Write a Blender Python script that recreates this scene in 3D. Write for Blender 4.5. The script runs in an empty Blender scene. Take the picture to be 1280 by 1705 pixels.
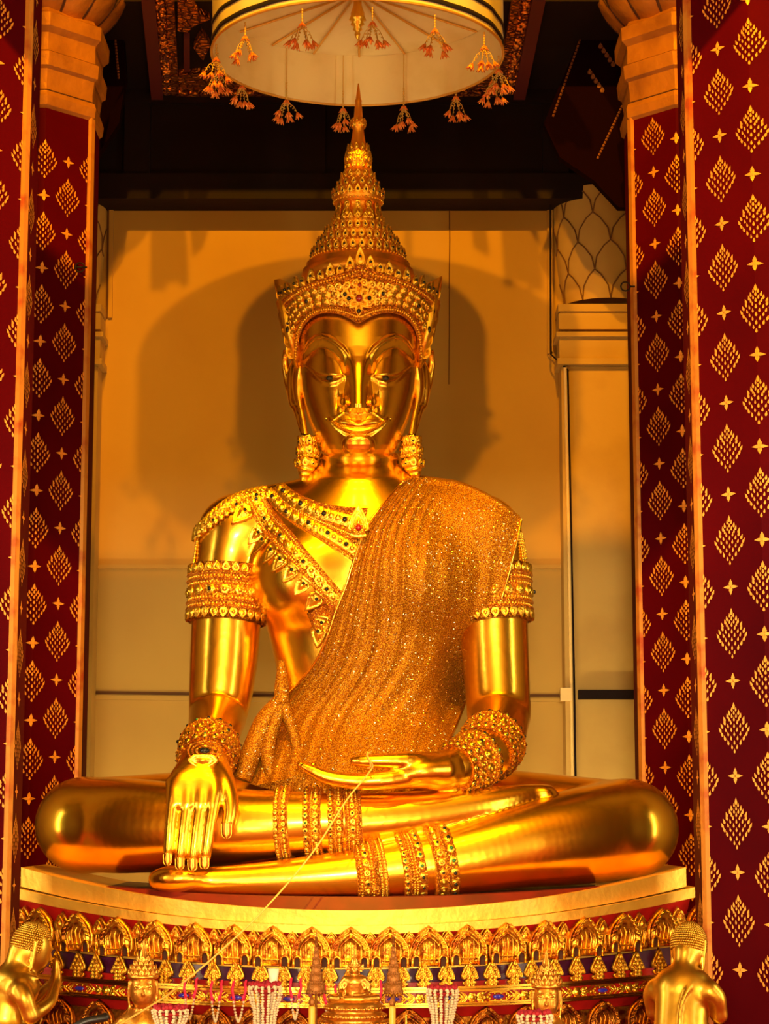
import bpy, math, random
import numpy as np
from mathutils import Vector, Matrix
from mathutils.bvhtree import BVHTree
random.seed(7)
rng = np.random.default_rng(7)
pi = math.pi
scene = bpy.context.scene
COL = scene.collection

# ------------------------------------------------------------------ camera
CX, CY, CZ = 0.19, -14.4, 1.70
PITCH = math.radians(8.5)
FPX = 3500.0
cam_d = bpy.data.cameras.new('camera')
cam = bpy.data.objects.new('camera', cam_d)
COL.objects.link(cam)
cam.location = (CX, CY, CZ)
cam.rotation_euler = (pi/2 + PITCH, 0, 0)
cam_d.sensor_fit = 'HORIZONTAL'
cam_d.sensor_width = 36.0
cam_d.lens = FPX/1280*36.0
cam_d.clip_end = 200
scene.camera = cam

# ------------------------------------------------------------------ world, lights, exposure
scene.view_settings.view_transform = 'Standard'
scene.view_settings.look = 'None'
scene.view_settings.gamma = 1.0
scene.view_settings.use_curve_mapping = False
scene.view_settings.exposure = 0.0
w = bpy.data.worlds.new('World'); scene.world = w
w.use_nodes = True
w.node_tree.nodes['Background'].inputs[0].default_value = (0.55, 0.20, 0.035, 1)
w.node_tree.nodes['Background'].inputs[1].default_value = 0.05

def light(name, kind, loc, target, energy, color, size=None, size_y=None, spot=None, blend=0.3, spread=None):
    d = bpy.data.lights.new(name, kind)
    o = bpy.data.objects.new(name, d); COL.objects.link(o)
    o.location = loc
    o.rotation_euler = (Vector(target)-Vector(loc)).to_track_quat('-Z', 'Y').to_euler()
    d.energy = energy; d.color = color
    if kind == 'AREA':
        d.shape = 'RECTANGLE'; d.size = size; d.size_y = size_y
        if spread: d.spread = spread
    else:
        d.shadow_soft_size = size
        if kind == 'SPOT': d.spot_size = spot; d.spot_blend = blend
    return o
# daylight through the hall's front door, low, cut off by the lintel (built below)
light('door_daylight', 'AREA', (0.1, -25.0, 3.15), (0.1, 2.5, 3.1), 3300, (1.0, 0.84, 0.58), 2.6, 0.4)
for sx in (-1, 1):   # added fills, unseen behind the pedestal, brightening the lower wall
    light('lower_wall_fill', 'AREA', (sx*1.35, 1.35, 0.7), (sx*1.5, 3.2, 1.9), 50, (1.0, 0.80, 0.40), 2.2, 0.15)
# tall doorways in the aisles left and right of the altar
light('doorway_left', 'AREA', (-6.3, -3.8, 2.8), (0, -0.3, 2.8), 280, (1.0, 0.84, 0.52), 0.9, 5.2)
light('doorway_right', 'AREA', (6.4, -3.7, 2.8), (0, -0.3, 2.8), 280, (1.0, 0.84, 0.52), 0.9, 5.2)
for sx in (-1, 1):
    light('doorway_aisle', 'AREA', (sx*6.6, -7.6, 2.7), (0, -0.3, 2.8), 130, (1.0, 0.84, 0.50), 0.6, 4.8)
# spot lamps up on the hall's roof beams: they throw the parasol's two shadows on the wall
light('roof_spot', 'SPOT', (-1.0, -8.0, 12.3), (0.1, 1.5, 5.0), 4300, (1.0, 0.42, 0.004), 0.10, spot=math.radians(50))
light('roof_spot', 'SPOT', (1.0, -8.0, 12.3), (0.0, 1.5, 5.0), 4300, (1.0, 0.42, 0.004), 0.10, spot=math.radians(50))
# two broad low lamps on the hall floor in front of the altar, washing up the figure and into the parasol
for sx in (-1, 1):
    light('altar_flood', 'AREA', (sx*2.1, -7.6, 0.45), (0, 0.0, 4.6), 85, (1.0, 0.74, 0.30), 1.0, 0.9)
# unseen fills added behind the camera: the lit front wall brightens the gold's reflections
light('hall_fill', 'AREA', (0.0, -14.8, 5.0), (0, -17.0, 1.9), 1050, (1.0, 0.82, 0.42), 9.0, 0.5)
light('hall_top_fill', 'AREA', (0.0, -14.0, 9.5), (0, -17.0, 12.6), 900, (1.0, 0.74, 0.28), 7.0, 0.8)

# ------------------------------------------------------------------ projection helpers (a pixel of the photo at a known distance)
sp, cp = math.sin(PITCH), math.cos(PITCH)
def P(px, py, Y):
    a = (px-640.0)/FPX; b = (852.5-py)/FPX
    dy = cp - b*sp
    t = (Y-CY)/dy
    return np.array([CX + a*t, Y, CZ + (sp + b*cp)*t])
def PV(px, py, Y):
    a = (px-640.0)/FPX; b = (852.5-py)/FPX
    t = (Y-CY)/(cp - b*sp)
    return np.stack([CX + a*t, Y + 0*t, CZ + (sp + b*cp)*t], -1)
def S(py, Y):
    b = (852.5-py)/FPX
    return (Y-CY)/(cp - b*sp)/FPX
def PX(p):
    """world -> pixel (used to lay ornaments out)"""
    d = np.asarray(p, float) - np.array([CX, CY, CZ])
    z = d[..., 1]*cp + d[..., 2]*sp
    u = -d[..., 1]*sp + d[..., 2]*cp
    return 640 + FPX*d[..., 0]/z, 852.5 - FPX*u/z

# ------------------------------------------------------------------ scene-graph helpers
def tag(o, label=None, cat=None, group=None, kind=None):
    if label: o['label'] = label
    if cat: o['category'] = cat
    if group: o['group'] = group
    if kind: o['kind'] = kind
    return o
def empty(name, loc, label=None, cat=None, group=None):
    o = bpy.data.objects.new(name, None); COL.objects.link(o)
    o.location = Vector([float(v) for v in loc]); o.empty_display_size = 0.1
    return tag(o, label, cat, group)
def link(name, me, parent=None):
    o = bpy.data.objects.new(name, me); COL.objects.link(o)
    if parent is not None:
        o.parent = parent
        q = parent; off = Vector((0, 0, 0))
        while q is not None:
            off += q.location; q = q.parent
        o.location = -off
    return o
def setloc(o, loc):
    """move the object's origin without moving its mesh"""
    loc = Vector([float(v) for v in loc])
    d = loc - o.location
    o.data.transform(Matrix.Translation(-d)); o.location = loc

class MB:
    """collects shapes into one mesh"""
    def __init__(s): s.v = []; s.f = []; s.m = []; s.n = 0
    def add(s, v, f, mi=0):
        v = np.asarray(v, float).reshape(-1, 3)
        s.v.append(v)
        for q in f: s.f.append(tuple(int(i)+s.n for i in q)); s.m.append(mi)
        s.n += len(v)
    def grid(s, G, mi=0, cu=False, cv=False):
        G = np.asarray(G, float); nu, nv = G.shape[:2]
        f = []
        for i in range(nu if cu else nu-1):
            for j in range(nv if cv else nv-1):
                a = i*nv+j; b = ((i+1) % nu)*nv+j; c = ((i+1) % nu)*nv+(j+1) % nv; d = i*nv+(j+1) % nv
                f.append((a, b, c, d))
        s.add(G.reshape(-1, 3), f, mi)
    def box(s, lo, hi, mi=0):
        x0, y0, z0 = lo; x1, y1, z1 = hi
        v = [(x0,y0,z0),(x1,y0,z0),(x1,y1,z0),(x0,y1,z0),(x0,y0,z1),(x1,y0,z1),(x1,y1,z1),(x0,y1,z1)]
        s.add(v, [(0,3,2,1),(4,5,6,7),(0,1,5,4),(1,2,6,5),(2,3,7,6),(3,0,4,7)], mi)
    def tube(s, pts, r, n=8, mi=0, cap=True):
        pts = [np.asarray(p, float) for p in pts]
        if np.isscalar(r): r = [r]*len(pts)
        rings = []
        t0 = pts[1]-pts[0]; t0 /= np.linalg.norm(t0)+1e-9
        up = np.array([0, 0, 1.0]) if abs(t0[2]) < .9 else np.array([1.0, 0, 0])
        nn = np.cross(t0, up); nn /= np.linalg.norm(nn)
        for i, p in enumerate(pts):
            t = pts[min(i+1, len(pts)-1)]-pts[max(i-1, 0)]; t /= np.linalg.norm(t)+1e-9
            nn = nn - t*np.dot(nn, t); nn /= np.linalg.norm(nn)+1e-9
            b = np.cross(t, nn)
            rings.append([p + r[i]*(nn*math.cos(2*pi*k/n)+b*math.sin(2*pi*k/n)) for k in range(n)])
        G = np.array(rings)
        base = s.n
        s.grid(G, mi, cv=True)
        if cap:
            s.f.append(tuple(base+k for k in range(n))[::-1]); s.m.append(mi)
            L = base+(len(pts)-1)*n
            s.f.append(tuple(L+k for k in range(n))); s.m.append(mi)
    def lathe(s, prof, c, n=24, mi=0, sx=1, sy=1, cap=True):
        """prof: (radius, z) pairs from bottom to top, axis through c"""
        G = np.array([[(c[0]+sx*r*math.cos(2*pi*k/n), c[1]+sy*r*math.sin(2*pi*k/n), c[2]+z) for k in range(n)] for r, z in prof])
        base = s.n
        s.grid(G[:, ::-1], mi, cv=True)
        if cap:
            if prof[0][0] > 1e-4: s.f.append(tuple(base+k for k in range(n))); s.m.append(mi)
            L = base+(len(prof)-1)*n
            if prof[-1][0] > 1e-4: s.f.append(tuple(L+k for k in range(n))[::-1]); s.m.append(mi)
    def prism(s, poly, y0, y1, mi=0):
        """poly in (x, z), extruded from y0 to y1"""
        n = len(poly)
        v = [(x, y0, z) for x, z in poly]+[(x, y1, z) for x, z in poly]
        f = [tuple(range(n)), tuple(range(2*n-1, n-1, -1))]
        for i in range(n): f.append((i, (i+n), (i+1) % n+n, (i+1) % n))
        s.add(v, f, mi)
    def bead(s, c, r, mi=0, n=6, m=4, sc=(1, 1, 1), fr=None):
        c = np.asarray(c, float)
        v = []
        for j in range(m+1):
            th = pi*j/m
            for k in range(n):
                ph = 2*pi*k/n
                q = np.array([math.sin(th)*math.cos(ph)*sc[0], math.sin(th)*math.sin(ph)*sc[1], math.cos(th)*sc[2]])*r
                v.append(c + (q if fr is None else fr @ q))
        f = []
        for j in range(m):
            for k in range(n):
                f.append((j*n+k, (j+1)*n+k, (j+1)*n+(k+1) % n, j*n+(k+1) % n))
        s.add(v, f, mi)
    def leaf(s, o, R, U, N, w, h, t, mi=0, curl=0.0, rings=((1, 0), (.93, 1.0), (.72, .45), (.45, .55), (.22, 1.1)), base=0.35, shape=None):
        """pointed leaf standing on o, width along R, tip along U, relief along N"""
        o = np.asarray(o, float)
        pts = shape or LEAF
        cx, cy = 0.0, 0.40
        V = []; k = len(pts)
        for sc_, hh in rings:
            for (a, b) in pts:
                x = a*sc_; y = cy+(b-cy)*sc_
                V.append(o + R*(x*w) + U*(y*h) + N*(t*hh + curl*h*y*y))
        V.append(o + U*(cy*h) + N*(t*rings[-1][1]*1.15 + curl*h*cy*cy))
        F = []
        for q in range(len(rings)-1):
            for i in range(k):
                F.append((q*k+i, q*k+(i+1) % k, (q+1)*k+(i+1) % k, (q+1)*k+i))
        L = (len(rings)-1)*k
        for i in range(k): F.append((L+i, L+(i+1) % k, len(V)-1))
        # back
        F.append(tuple(range(k))[::-1])
        s.add(V, F, mi)
    def rosette(s, o, R, U, N, r, t, mi=0, petals=6, gem=None):
        o = np.asarray(o, float); n = petals*2
        V = []
        for sc_, hh in ((1, 0), (.9, .8), (.55, .35), (.38, 1.1)):
            for i in range(n):
                rr = r*sc_*(1 if i % 2 == 0 else .72)
                a = 2*pi*i/n
                V.append(o+R*(rr*math.cos(a))+U*(rr*math.sin(a))+N*(t*hh))
        V.append(o+N*t*1.35)
        F = []
        for q in range(3):
            for i in range(n): F.append((q*n+i, q*n+(i+1) % n, (q+1)*n+(i+1) % n, (q+1)*n+i))
        for i in range(n): F.append((3*n+i, 3*n+(i+1) % n, 4*n))
        s.add(V, F, mi)
        if gem is not None: s.bead(o+N*t*1.1, r*.36, gem)
    def mesh(s, name, mats, smooth=True):
        me = bpy.data.meshes.new(name)
        v = np.concatenate(s.v) if s.v else np.zeros((0, 3))
        me.from_pydata(v.tolist(), [], s.f)
        for m in mats: me.materials.append(m)
        if len(mats) > 1: me.polygons.foreach_set('material_index', s.m)
        if smooth: me.polygons.foreach_set('use_smooth', [True]*len(me.polygons))
        me.update(); return me
    def build(s, name, mats, parent=None, smooth=True, origin=None):
        if not isinstance(mats, (list, tuple)): mats = [mats]
        o = link(name, s.mesh(name, mats, smooth), parent)
        if origin is not None and parent is None: setloc(o, origin)
        return o
LEAF = [(-.30, 0), (-.42, .14), (-.5, .30), (-.47, .46), (-.36, .62), (-.2, .80), (0, 1.0),
        (.2, .80), (.36, .62), (.47, .46), (.5, .30), (.42, .14), (.30, 0), (0, 0)]
FLAME = [(-.34, 0), (-.40, .07), (-.28, .13), (-.50, .24), (-.47, .36), (-.42, .38), (-.42, .52), (-.34, .56), (-.26, .72), (-.12, .86), (0, 1.0),
         (.12, .86), (.26, .72), (.34, .56), (.42, .52), (.42, .38), (.47, .36), (.50, .24), (.28, .13), (.40, .07), (.34, 0), (0, 0)]
def sharp(o, ang=35):
    me = o.data
    me.polygons.foreach_set('use_smooth', [True]*len(me.polygons))
    me.set_sharp_from_angle(angle=math.radians(ang))
    return o
X3, Y3, Z3 = np.eye(3)
def unit(v): v = np.asarray(v, float); return v/(np.linalg.norm(v)+1e-12)
def interp_poly(pts, n):
    """Catmull-Rom through pts (any dimension), n samples"""
    p = np.asarray(pts, float)
    p = np.vstack([2*p[0]-p[1], p, 2*p[-1]-p[-2]])
    m = len(p)-3; out = []
    for q in np.linspace(0, m-1e-9, n):
        i = int(q); t = q-i
        a, b, c, d = p[i], p[i+1], p[i+2], p[i+3]
        out.append(.5*((2*b)+(-a+c)*t+(2*a-5*b+4*c-d)*t*t+(-a+3*b-3*c+d)*t**3))
    return np.array(out)

# ------------------------------------------------------------------ signed-distance modelling
class Field:
    def __init__(s, lo, hi, h):
        s.lo = np.array(lo, float); s.h = h
        s.n = np.ceil((np.array(hi)-s.lo)/h).astype(int)+1
        s.a = np.full(s.n, 10.0, np.float32)
        s.ax = [s.lo[i]+h*np.arange(s.n[i], dtype=np.float32) for i in range(3)]
    def put(s, lo, hi, fn, k, mode='add'):
        pad = k+3*s.h
        i0 = np.maximum(np.floor((np.array(lo)-pad-s.lo)/s.h).astype(int), 0)
        i1 = np.minimum(np.ceil((np.array(hi)+pad-s.lo)/s.h).astype(int)+1, s.n)
        if np.any(i1 <= i0): return
        sl = tuple(slice(a, b) for a, b in zip(i0, i1))
        x = s.ax[0][sl[0]][:, None, None]; y = s.ax[1][sl[1]][None, :, None]; z = s.ax[2][sl[2]][None, None, :]
        d = fn(x, y, z).astype(np.float32)
        A = s.a[sl]
        if mode == 'add':
            q = np.maximum(k-np.abs(A-d), 0)/max(k, 1e-6)
            s.a[sl] = np.minimum(A, d)-q*q*k*.25
        else:
            q = np.maximum(k-np.abs(A+d), 0)/max(k, 1e-6)
            s.a[sl] = np.maximum(A, -d)+q*q*k*.25
    def cap(s, a, b, ra, rb, k=0.02, sc=(1, 1, 1), mode='add'):
        a = np.asarray(a, float); b = np.asarray(b, float); sc = np.asarray(sc, float)
        R = max(ra, rb)*max(1.0, 1/ min(sc))
        A = a*sc; B = b*sc; ab = B-A; L = float(ab@ab)+1e-12
        def fn(x, y, z):
            px, py, pz = x*sc[0]-A[0], y*sc[1]-A[1], z*sc[2]-A[2]
            t = np.clip((px*ab[0]+py*ab[1]+pz*ab[2])/L, 0, 1)
            return np.sqrt((px-t*ab[0])**2+(py-t*ab[1])**2+(pz-t*ab[2])**2)-(ra+(rb-ra)*t)
        s.put(np.minimum(a, b)-R, np.maximum(a, b)+R, fn, k, mode)
    def chain(s, pts, rad, k=0.02, n=14, sc=(1, 1, 1)):
        """smooth tapering limb: first one clean limb, then blended in"""
        q = interp_poly(np.hstack([np.asarray(pts, float), np.asarray(rad, float)[:, None]]), n)
        sc = np.asarray(sc, float)
        R = q[:, 3].max()*max(1.0, 1/min(sc))
        lo = q[:, :3].min(0)-R; hi = q[:, :3].max(0)+R
        def fn(x, y, z):
            d = None
            for i in range(n-1):
                A = q[i, :3]*sc; ab = q[i+1, :3]*sc-A; L = float(ab@ab)+1e-12
                px, py, pz = x*sc[0]-A[0], y*sc[1]-A[1], z*sc[2]-A[2]
                t = np.clip((px*ab[0]+py*ab[1]+pz*ab[2])/L, 0, 1)
                e = np.sqrt((px-t*ab[0])**2+(py-t*ab[1])**2+(pz-t*ab[2])**2)-(q[i, 3]+(q[i+1, 3]-q[i, 3])*t)
                d = e if d is None else np.minimum(d, e)
            return d
        s.put(lo, hi, fn, k)
        return q
    def ell(s, c, r, k=0.02, rot=None, mode='add'):
        c = np.asarray(c, float); r = np.asarray(r, float)
        Rm = np.eye(3) if rot is None else np.array(rot)
        ext = r.max() if rot is not None else r
        def fn(x, y, z):
            dx, dy, dz = x-c[0], y-c[1], z-c[2]
            u = (Rm[0, 0]*dx+Rm[1, 0]*dy+Rm[2, 0]*dz)
            v = (Rm[0, 1]*dx+Rm[1, 1]*dy+Rm[2, 1]*dz)
            w_ = (Rm[0, 2]*dx+Rm[1, 2]*dy+Rm[2, 2]*dz)
            k0 = np.sqrt((u/r[0])**2+(v/r[1])**2+(w_/r[2])**2)
            k1 = np.sqrt((u/r[0]**2)**2+(v/r[1]**2)**2+(w_/r[2]**2)**2)+1e-9
            return k0*(k0-1)/k1
        s.put(c-ext, c+ext, fn, k, mode)
    def nets(s, smooth=2):
        f = s.a; neg = f < 0
        nx, ny, nz = f.shape
        cnt = np.zeros((nx-1, ny-1, nz-1), np.int8)
        for dx in (0, 1):
            for dy in (0, 1):
                for dz in (0, 1):
                    cnt += neg[dx:nx-1+dx, dy:ny-1+dy, dz:nz-1+dz]
        I = np.argwhere((cnt > 0) & (cnt < 8))
        vid = np.full(cnt.shape, -1, np.int32)
        vid[I[:, 0], I[:, 1], I[:, 2]] = np.arange(len(I))
        pos = np.zeros((len(I), 3)); num = np.zeros(len(I))
        cs = [(a, b, c) for a in (0, 1) for b in (0, 1) for c in (0, 1)]
        for a in cs:
            for ax in range(3):
                if a[ax] == 1: continue
                b = list(a); b[ax] = 1
                fa = f[I[:, 0]+a[0], I[:, 1]+a[1], I[:, 2]+a[2]]; fb = f[I[:, 0]+b[0], I[:, 1]+b[1], I[:, 2]+b[2]]
                m = (fa < 0) != (fb < 0)
                t = np.where(m, fa/(fa-fb+1e-12), 0)
                p = np.tile(np.array(a, float), (len(I), 1)); p[:, ax] += t
                pos += p*m[:, None]; num += m
        V = (I+pos/num[:, None])*s.h+s.lo
        Q = []
        for ax in range(3):
            o1, o2 = [(1, 2), (2, 0), (0, 1)][ax]
            sa = [slice(None)]*3; sb = [slice(None)]*3
            sa[ax] = slice(0, -1); sb[ax] = slice(1, None)
            d = neg[tuple(sa)] != neg[tuple(sb)]
            J = np.argwhere(d)
            J = J[(J[:, o1] > 0) & (J[:, o2] > 0) & (J[:, o1] < f.shape[o1]-1) & (J[:, o2] < f.shape[o2]-1)]
            fl = neg[J[:, 0], J[:, 1], J[:, 2]]
            def g(e1, e2):
                K = J.copy(); K[:, o1] -= e1; K[:, o2] -= e2
                return vid[K[:, 0], K[:, 1], K[:, 2]]
            q = np.stack([g(1, 1), g(0, 1), g(0, 0), g(1, 0)], 1)
            q[~fl] = q[~fl][:, ::-1]
            Q.append(q)
        Q = np.concatenate(Q); Q = Q[(Q >= 0).all(1)]
        for it in range(smooth):
            V = lap(V, Q, .5); V = lap(V, Q, -.3)
        return V, Q
def lap(V, Q, lam):
    acc = np.zeros_like(V); c = np.zeros(len(V))
    for k in range(4):
        a, b = Q[:, k], Q[:, (k+1) % 4]
        for i in range(3): acc[:, i] += np.bincount(a, V[b, i], len(V))+np.bincount(b, V[a, i], len(V))
        c += np.bincount(a, minlength=len(V))+np.bincount(b, minlength=len(V))
    return V+lam*(acc/np.maximum(c, 1)[:, None]-V)
def quad_mesh(name, V, Q, mats, mi=None):
    me = bpy.data.meshes.new(name)
    me.vertices.add(len(V)); me.vertices.foreach_set('co', np.asarray(V, np.float32).ravel())
    me.loops.add(4*len(Q)); me.loops.foreach_set('vertex_index', np.asarray(Q, np.int32).ravel())
    me.polygons.add(len(Q)); me.polygons.foreach_set('loop_start', np.arange(len(Q), dtype=np.int32)*4)
    for m in mats: me.materials.append(m)
    me.polygons.foreach_set('use_smooth', np.ones(len(Q), bool))
    if mi is not None: me.polygons.foreach_set('material_index', np.asarray(mi, np.int32))
    me.update(calc_edges=True); me.validate()
    return me
# ------------------------------------------------------------------ materials (all procedural)
def mat(name, base, rough=.5, metal=0.0, coat=0.0, coat_rough=.15, bump=None, noise=None, ior=None, trans=0.0, spec=None, emit=None):
    """bump = (scale, strength, distance); noise = (scale, second colour, lo, hi)"""
    m = bpy.data.materials.new(name); m.use_nodes = True
    nt = m.node_tree; b = nt.nodes['Principled BSDF']
    b.inputs['Base Color'].default_value = (*base, 1)
    b.inputs['Roughness'].default_value = rough; b.inputs['Metallic'].default_value = metal
    b.inputs['Coat Weight'].default_value = coat; b.inputs['Coat Roughness'].default_value = coat_rough
    if spec is not None: b.inputs['Specular IOR Level'].default_value = spec
    tc = nt.nodes.new('ShaderNodeTexCoord')
    if noise:
        n = nt.nodes.new('ShaderNodeTexNoise'); n.inputs['Scale'].default_value = noise[0]; n.inputs['Detail'].default_value = 6
        nt.links.new(tc.outputs['Object'], n.inputs['Vector'])
        r = nt.nodes.new('ShaderNodeMapRange'); r.inputs[1].default_value = noise[2]; r.inputs[2].default_value = noise[3]
        nt.links.new(n.outputs['Fac'], r.inputs[0])
        x = nt.nodes.new('ShaderNodeMix'); x.data_type = 'RGBA'
        x.inputs[6].default_value = (*base, 1); x.inputs[7].default_value = (*noise[1], 1)
        nt.links.new(r.outputs[0], x.inputs[0]); nt.links.new(x.outputs[2], b.inputs['Base Color'])
    if bump:
        n = nt.nodes.new('ShaderNodeTexNoise'); n.inputs['Scale'].default_value = bump[0]; n.inputs['Detail'].default_value = 4
        nt.links.new(tc.outputs['Object'], n.inputs['Vector'])
        u = nt.nodes.new('ShaderNodeBump'); u.inputs['Strength'].default_value = bump[1]; u.inputs['Distance'].default_value = bump[2]
        nt.links.new(n.outputs['Fac'], u.inputs['Height']); nt.links.new(u.outputs[0], b.inputs['Normal'])
    return m
def filigree(name, gold, ground, scale, strength=1.0, rough=.28, cut=.10, dist=.012):
    """chased gold: scrolls of raised metal over a lacquer ground that darkens the crevices"""
    m = bpy.data.materials.new(name); m.use_nodes = True
    nt = m.node_tree; b = nt.nodes['Principled BSDF']; L = nt.links.new
    tc = nt.nodes.new('ShaderNodeTexCoord')
    wn = nt.nodes.new('ShaderNodeTexNoise'); wn.inputs['Scale'].default_value = scale*.6
    L(tc.outputs['Object'], wn.inputs['Vector'])
    mx = nt.nodes.new('ShaderNodeMix'); mx.data_type = 'VECTOR'; mx.inputs[0].default_value = .06
    L(tc.outputs['Object'], mx.inputs[4]); L(wn.outputs['Color'], mx.inputs[5])
    v = nt.nodes.new('ShaderNodeTexVoronoi'); v.feature = 'DISTANCE_TO_EDGE'; v.inputs['Scale'].default_value = scale
    L(mx.outputs[1], v.inputs['Vector'])
    v2 = nt.nodes.new('ShaderNodeTexVoronoi'); v2.inputs['Scale'].default_value = scale*1.9
    L(mx.outputs[1], v2.inputs['Vector'])
    r = nt.nodes.new('ShaderNodeMapRange'); r.inputs[1].default_value = cut*.3; r.inputs[2].default_value = cut*1.3
    L(v.outputs['Distance'], r.inputs[0])
    s2 = nt.nodes.new('ShaderNodeMath'); s2.operation = 'MULTIPLY_ADD'; s2.inputs[1].default_value = -.8; s2.inputs[2].default_value = .6
    L(v2.outputs['Distance'], s2.inputs[0])
    ad = nt.nodes.new('ShaderNodeMath'); ad.operation = 'ADD'; L(r.outputs[0], ad.inputs[0]); L(s2.outputs[0], ad.inputs[1])
    c = nt.nodes.new('ShaderNodeMix'); c.data_type = 'RGBA'; c.inputs[6].default_value = (*ground, 1); c.inputs[7].default_value = (*gold, 1)
    L(r.outputs[0], c.inputs[0]); L(c.outputs[2], b.inputs['Base Color'])
    mm = nt.nodes.new('ShaderNodeMapRange'); mm.inputs[3].default_value = .35; mm.inputs[4].default_value = 1
    L(r.outputs[0], mm.inputs[0]); L(mm.outputs[0], b.inputs['Metallic'])
    b.inputs['Roughness'].default_value = rough
    u = nt.nodes.new('ShaderNodeBump'); u.inputs['Strength'].default_value = strength; u.inputs['Distance'].default_value = dist
    L(ad.outputs[0], u.inputs['Height']); L(u.outputs[0], b.inputs['Normal'])
    return m
GOLDC = (1.0, 0.61, 0.042)
M = {}
M['gold'] = mat('polished_gold', GOLDC, .26, 1.0, coat=.35, coat_rough=.12, bump=(5, .12, .02), noise=(3, (1.0, .57, .035), .4, .7))
M['gold_bright'] = mat('bright_gold', (1.0, .58, .06), .22, 1.0, coat=.3)
M['gold_leafing'] = mat('worn_gold_leaf', (.88, .56, .09), .52, .8, coat=.1, spec=.3, bump=(9, .35, .03), noise=(5, (.85, .48, .06), .45, .75))
M['filigree'] = filigree('chased_gold', (1.0, .50, .035), (.35, .05, .005), 26)
M['filigree_fine'] = filigree('fine_chased_gold', (1.0, .50, .04), (.40, .07, .005), 48, dist=.008)
M['ornament'] = mat('cast_gold_ornament', (1.0, .65, .06), .34, 1.0, coat=.2, bump=(70, .35, .006))
M['spire'] = mat('aged_gold_spire', (.95, .42, .03), .42, .9, bump=(50, .3, .006))
M['ground'] = mat('lacquered_gold_ground', (.55, .15, .012), .4, .8, bump=(80, .6, .006), noise=(60, (.25, .03, .004), .42, .6))
M['petal'] = mat('gilded_carving', (.86, .44, .035), .34, .9, bump=(45, .5, .01), noise=(20, (.34, .07, .007), .47, .62))
M['leaf_gold'] = mat('gilded_leaf', (.90, .52, .045), .36, .9, bump=(60, .4, .008), noise=(30, (.50, .20, .015), .48, .66))
M['petal_dark'] = mat('old_gilded_carving', (.60, .22, .02), .36, .9, bump=(45, .6, .01), noise=(16, (.16, .012, .003), .45, .62))
M['gem_dark'] = mat('dark_stone', (.01, .012, .012), .08)
M['gem_red'] = mat('red_stone', (.35, .01, .01), .08, coat=1)
M['gem_green'] = mat('green_stone', (.01, .2, .04), .08, coat=1)
M['gem_blue'] = mat('blue_glass', (.03, .03, .55), .06, coat=1)
M['red_lacquer'] = mat('red_lacquer', (.50, .012, .008), .35, noise=(8, (.36, .008, .006), .4, .7))
M['lip_red'] = mat('dark_red_lip', (.16, .005, .003), .5, noise=(6, (.09, .003, .002), .4, .7))
M['disciple'] = mat('olive_gilding', (.58, .34, .032), .36, 1.0, coat=.15, bump=(9, .2, .01), noise=(6, (.38, .19, .016), .4, .7))
M['purple_glass'] = mat('purple_mirror_glass', (.075, .006, .03), .25, coat=.5, noise=(14, (.13, .02, .10), .5, .72))
M['column_red'] = mat('column_red_lacquer', (.070, .0003, .0022), .6, noise=(1.5, (.052, .0002, .0026), .4, .7), spec=.03)
M['stencil_gold'] = mat('stencilled_gold_leaf', (.85, .36, .035), .5, .35)
M['strip_gold'] = mat('gilded_corner_strip', (.62, .26, .03), .5, .3, bump=(30, .3, .01), noise=(7, (.42, .07, .01), .5, .72))
M['capital'] = mat('gilded_plaster', (.46, .18, .018), .5, .3, bump=(10, .4, .03), noise=(3, (.27, .095, .010), .42, .72))
M['capital_dark'] = mat('dark_joint_and_niche', (.05, .012, .004), .8)
M['cream'] = mat('cream_wall_paint', (.46, .26, .032), .75, bump=(4, .08, .02), noise=(.9, (.39, .20, .022), .42, .78))
M['cream_pilaster'] = mat('cream_plaster', (.49, .29, .048), .7, bump=(6, .12, .02), noise=(2, (.40, .22, .032), .45, .75))
M['crack'] = mat('dirty_joint', (.14, .055, .01), .9)
M['pipe'] = mat('cream_conduit', (.80, .52, .14), .5)
M['pipe_dark'] = mat('dark_cable', (.012, .005, .003), .7, spec=.08)
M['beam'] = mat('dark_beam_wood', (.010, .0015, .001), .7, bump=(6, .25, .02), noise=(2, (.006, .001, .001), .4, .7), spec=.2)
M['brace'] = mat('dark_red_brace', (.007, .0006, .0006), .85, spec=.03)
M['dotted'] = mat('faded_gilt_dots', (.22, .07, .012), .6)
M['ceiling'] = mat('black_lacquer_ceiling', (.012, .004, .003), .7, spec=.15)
M['coffer_gold'] = filigree('gilded_ceiling_carving', (.80, .26, .03), (.10, .012, .004), 14, dist=.02, rough=.4)
M['coffer_red'] = mat('ceiling_red', (.10, .008, .006), .6)
M['carpet'] = mat('red_carpet', (.55, .015, .008), .9)
M['hall_wall'] = mat('hall_wall', (.62, .47, .17), .8)
M['cloth'] = None
M['canopy'] = mat('cream_canopy_cloth', (.84, .72, .33), .8, bump=(3, .25, .03), noise=(4, (.74, .60, .22), .5, .8))
M['black_braid'] = mat('black_braid', (.012, .006, .004), .7)
M['rib'] = mat('gold_rib', (.75, .42, .06), .45, .4)
M['tassel'] = mat('orange_gilt_tassel', (.85, .22, .035), .4, .35, noise=(40, (.95, .40, .06), .45, .6))
M['thread'] = mat('gold_thread', (.70, .45, .08), .5, .3)
M['cord'] = mat('yellow_cord', (.90, .58, .10), .7)
M['white'] = mat('white_porcelain', (.88, .80, .62), .4)
M['garland'] = mat('jasmine_garland', (.74, .60, .36), .7, bump=(60, .6, .01))
M['garland_red'] = mat('dark_red_rose', (.35, .004, .015), .7)
M['pink'] = mat('pink_ribbon', (.85, .02, .12), .4)
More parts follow.
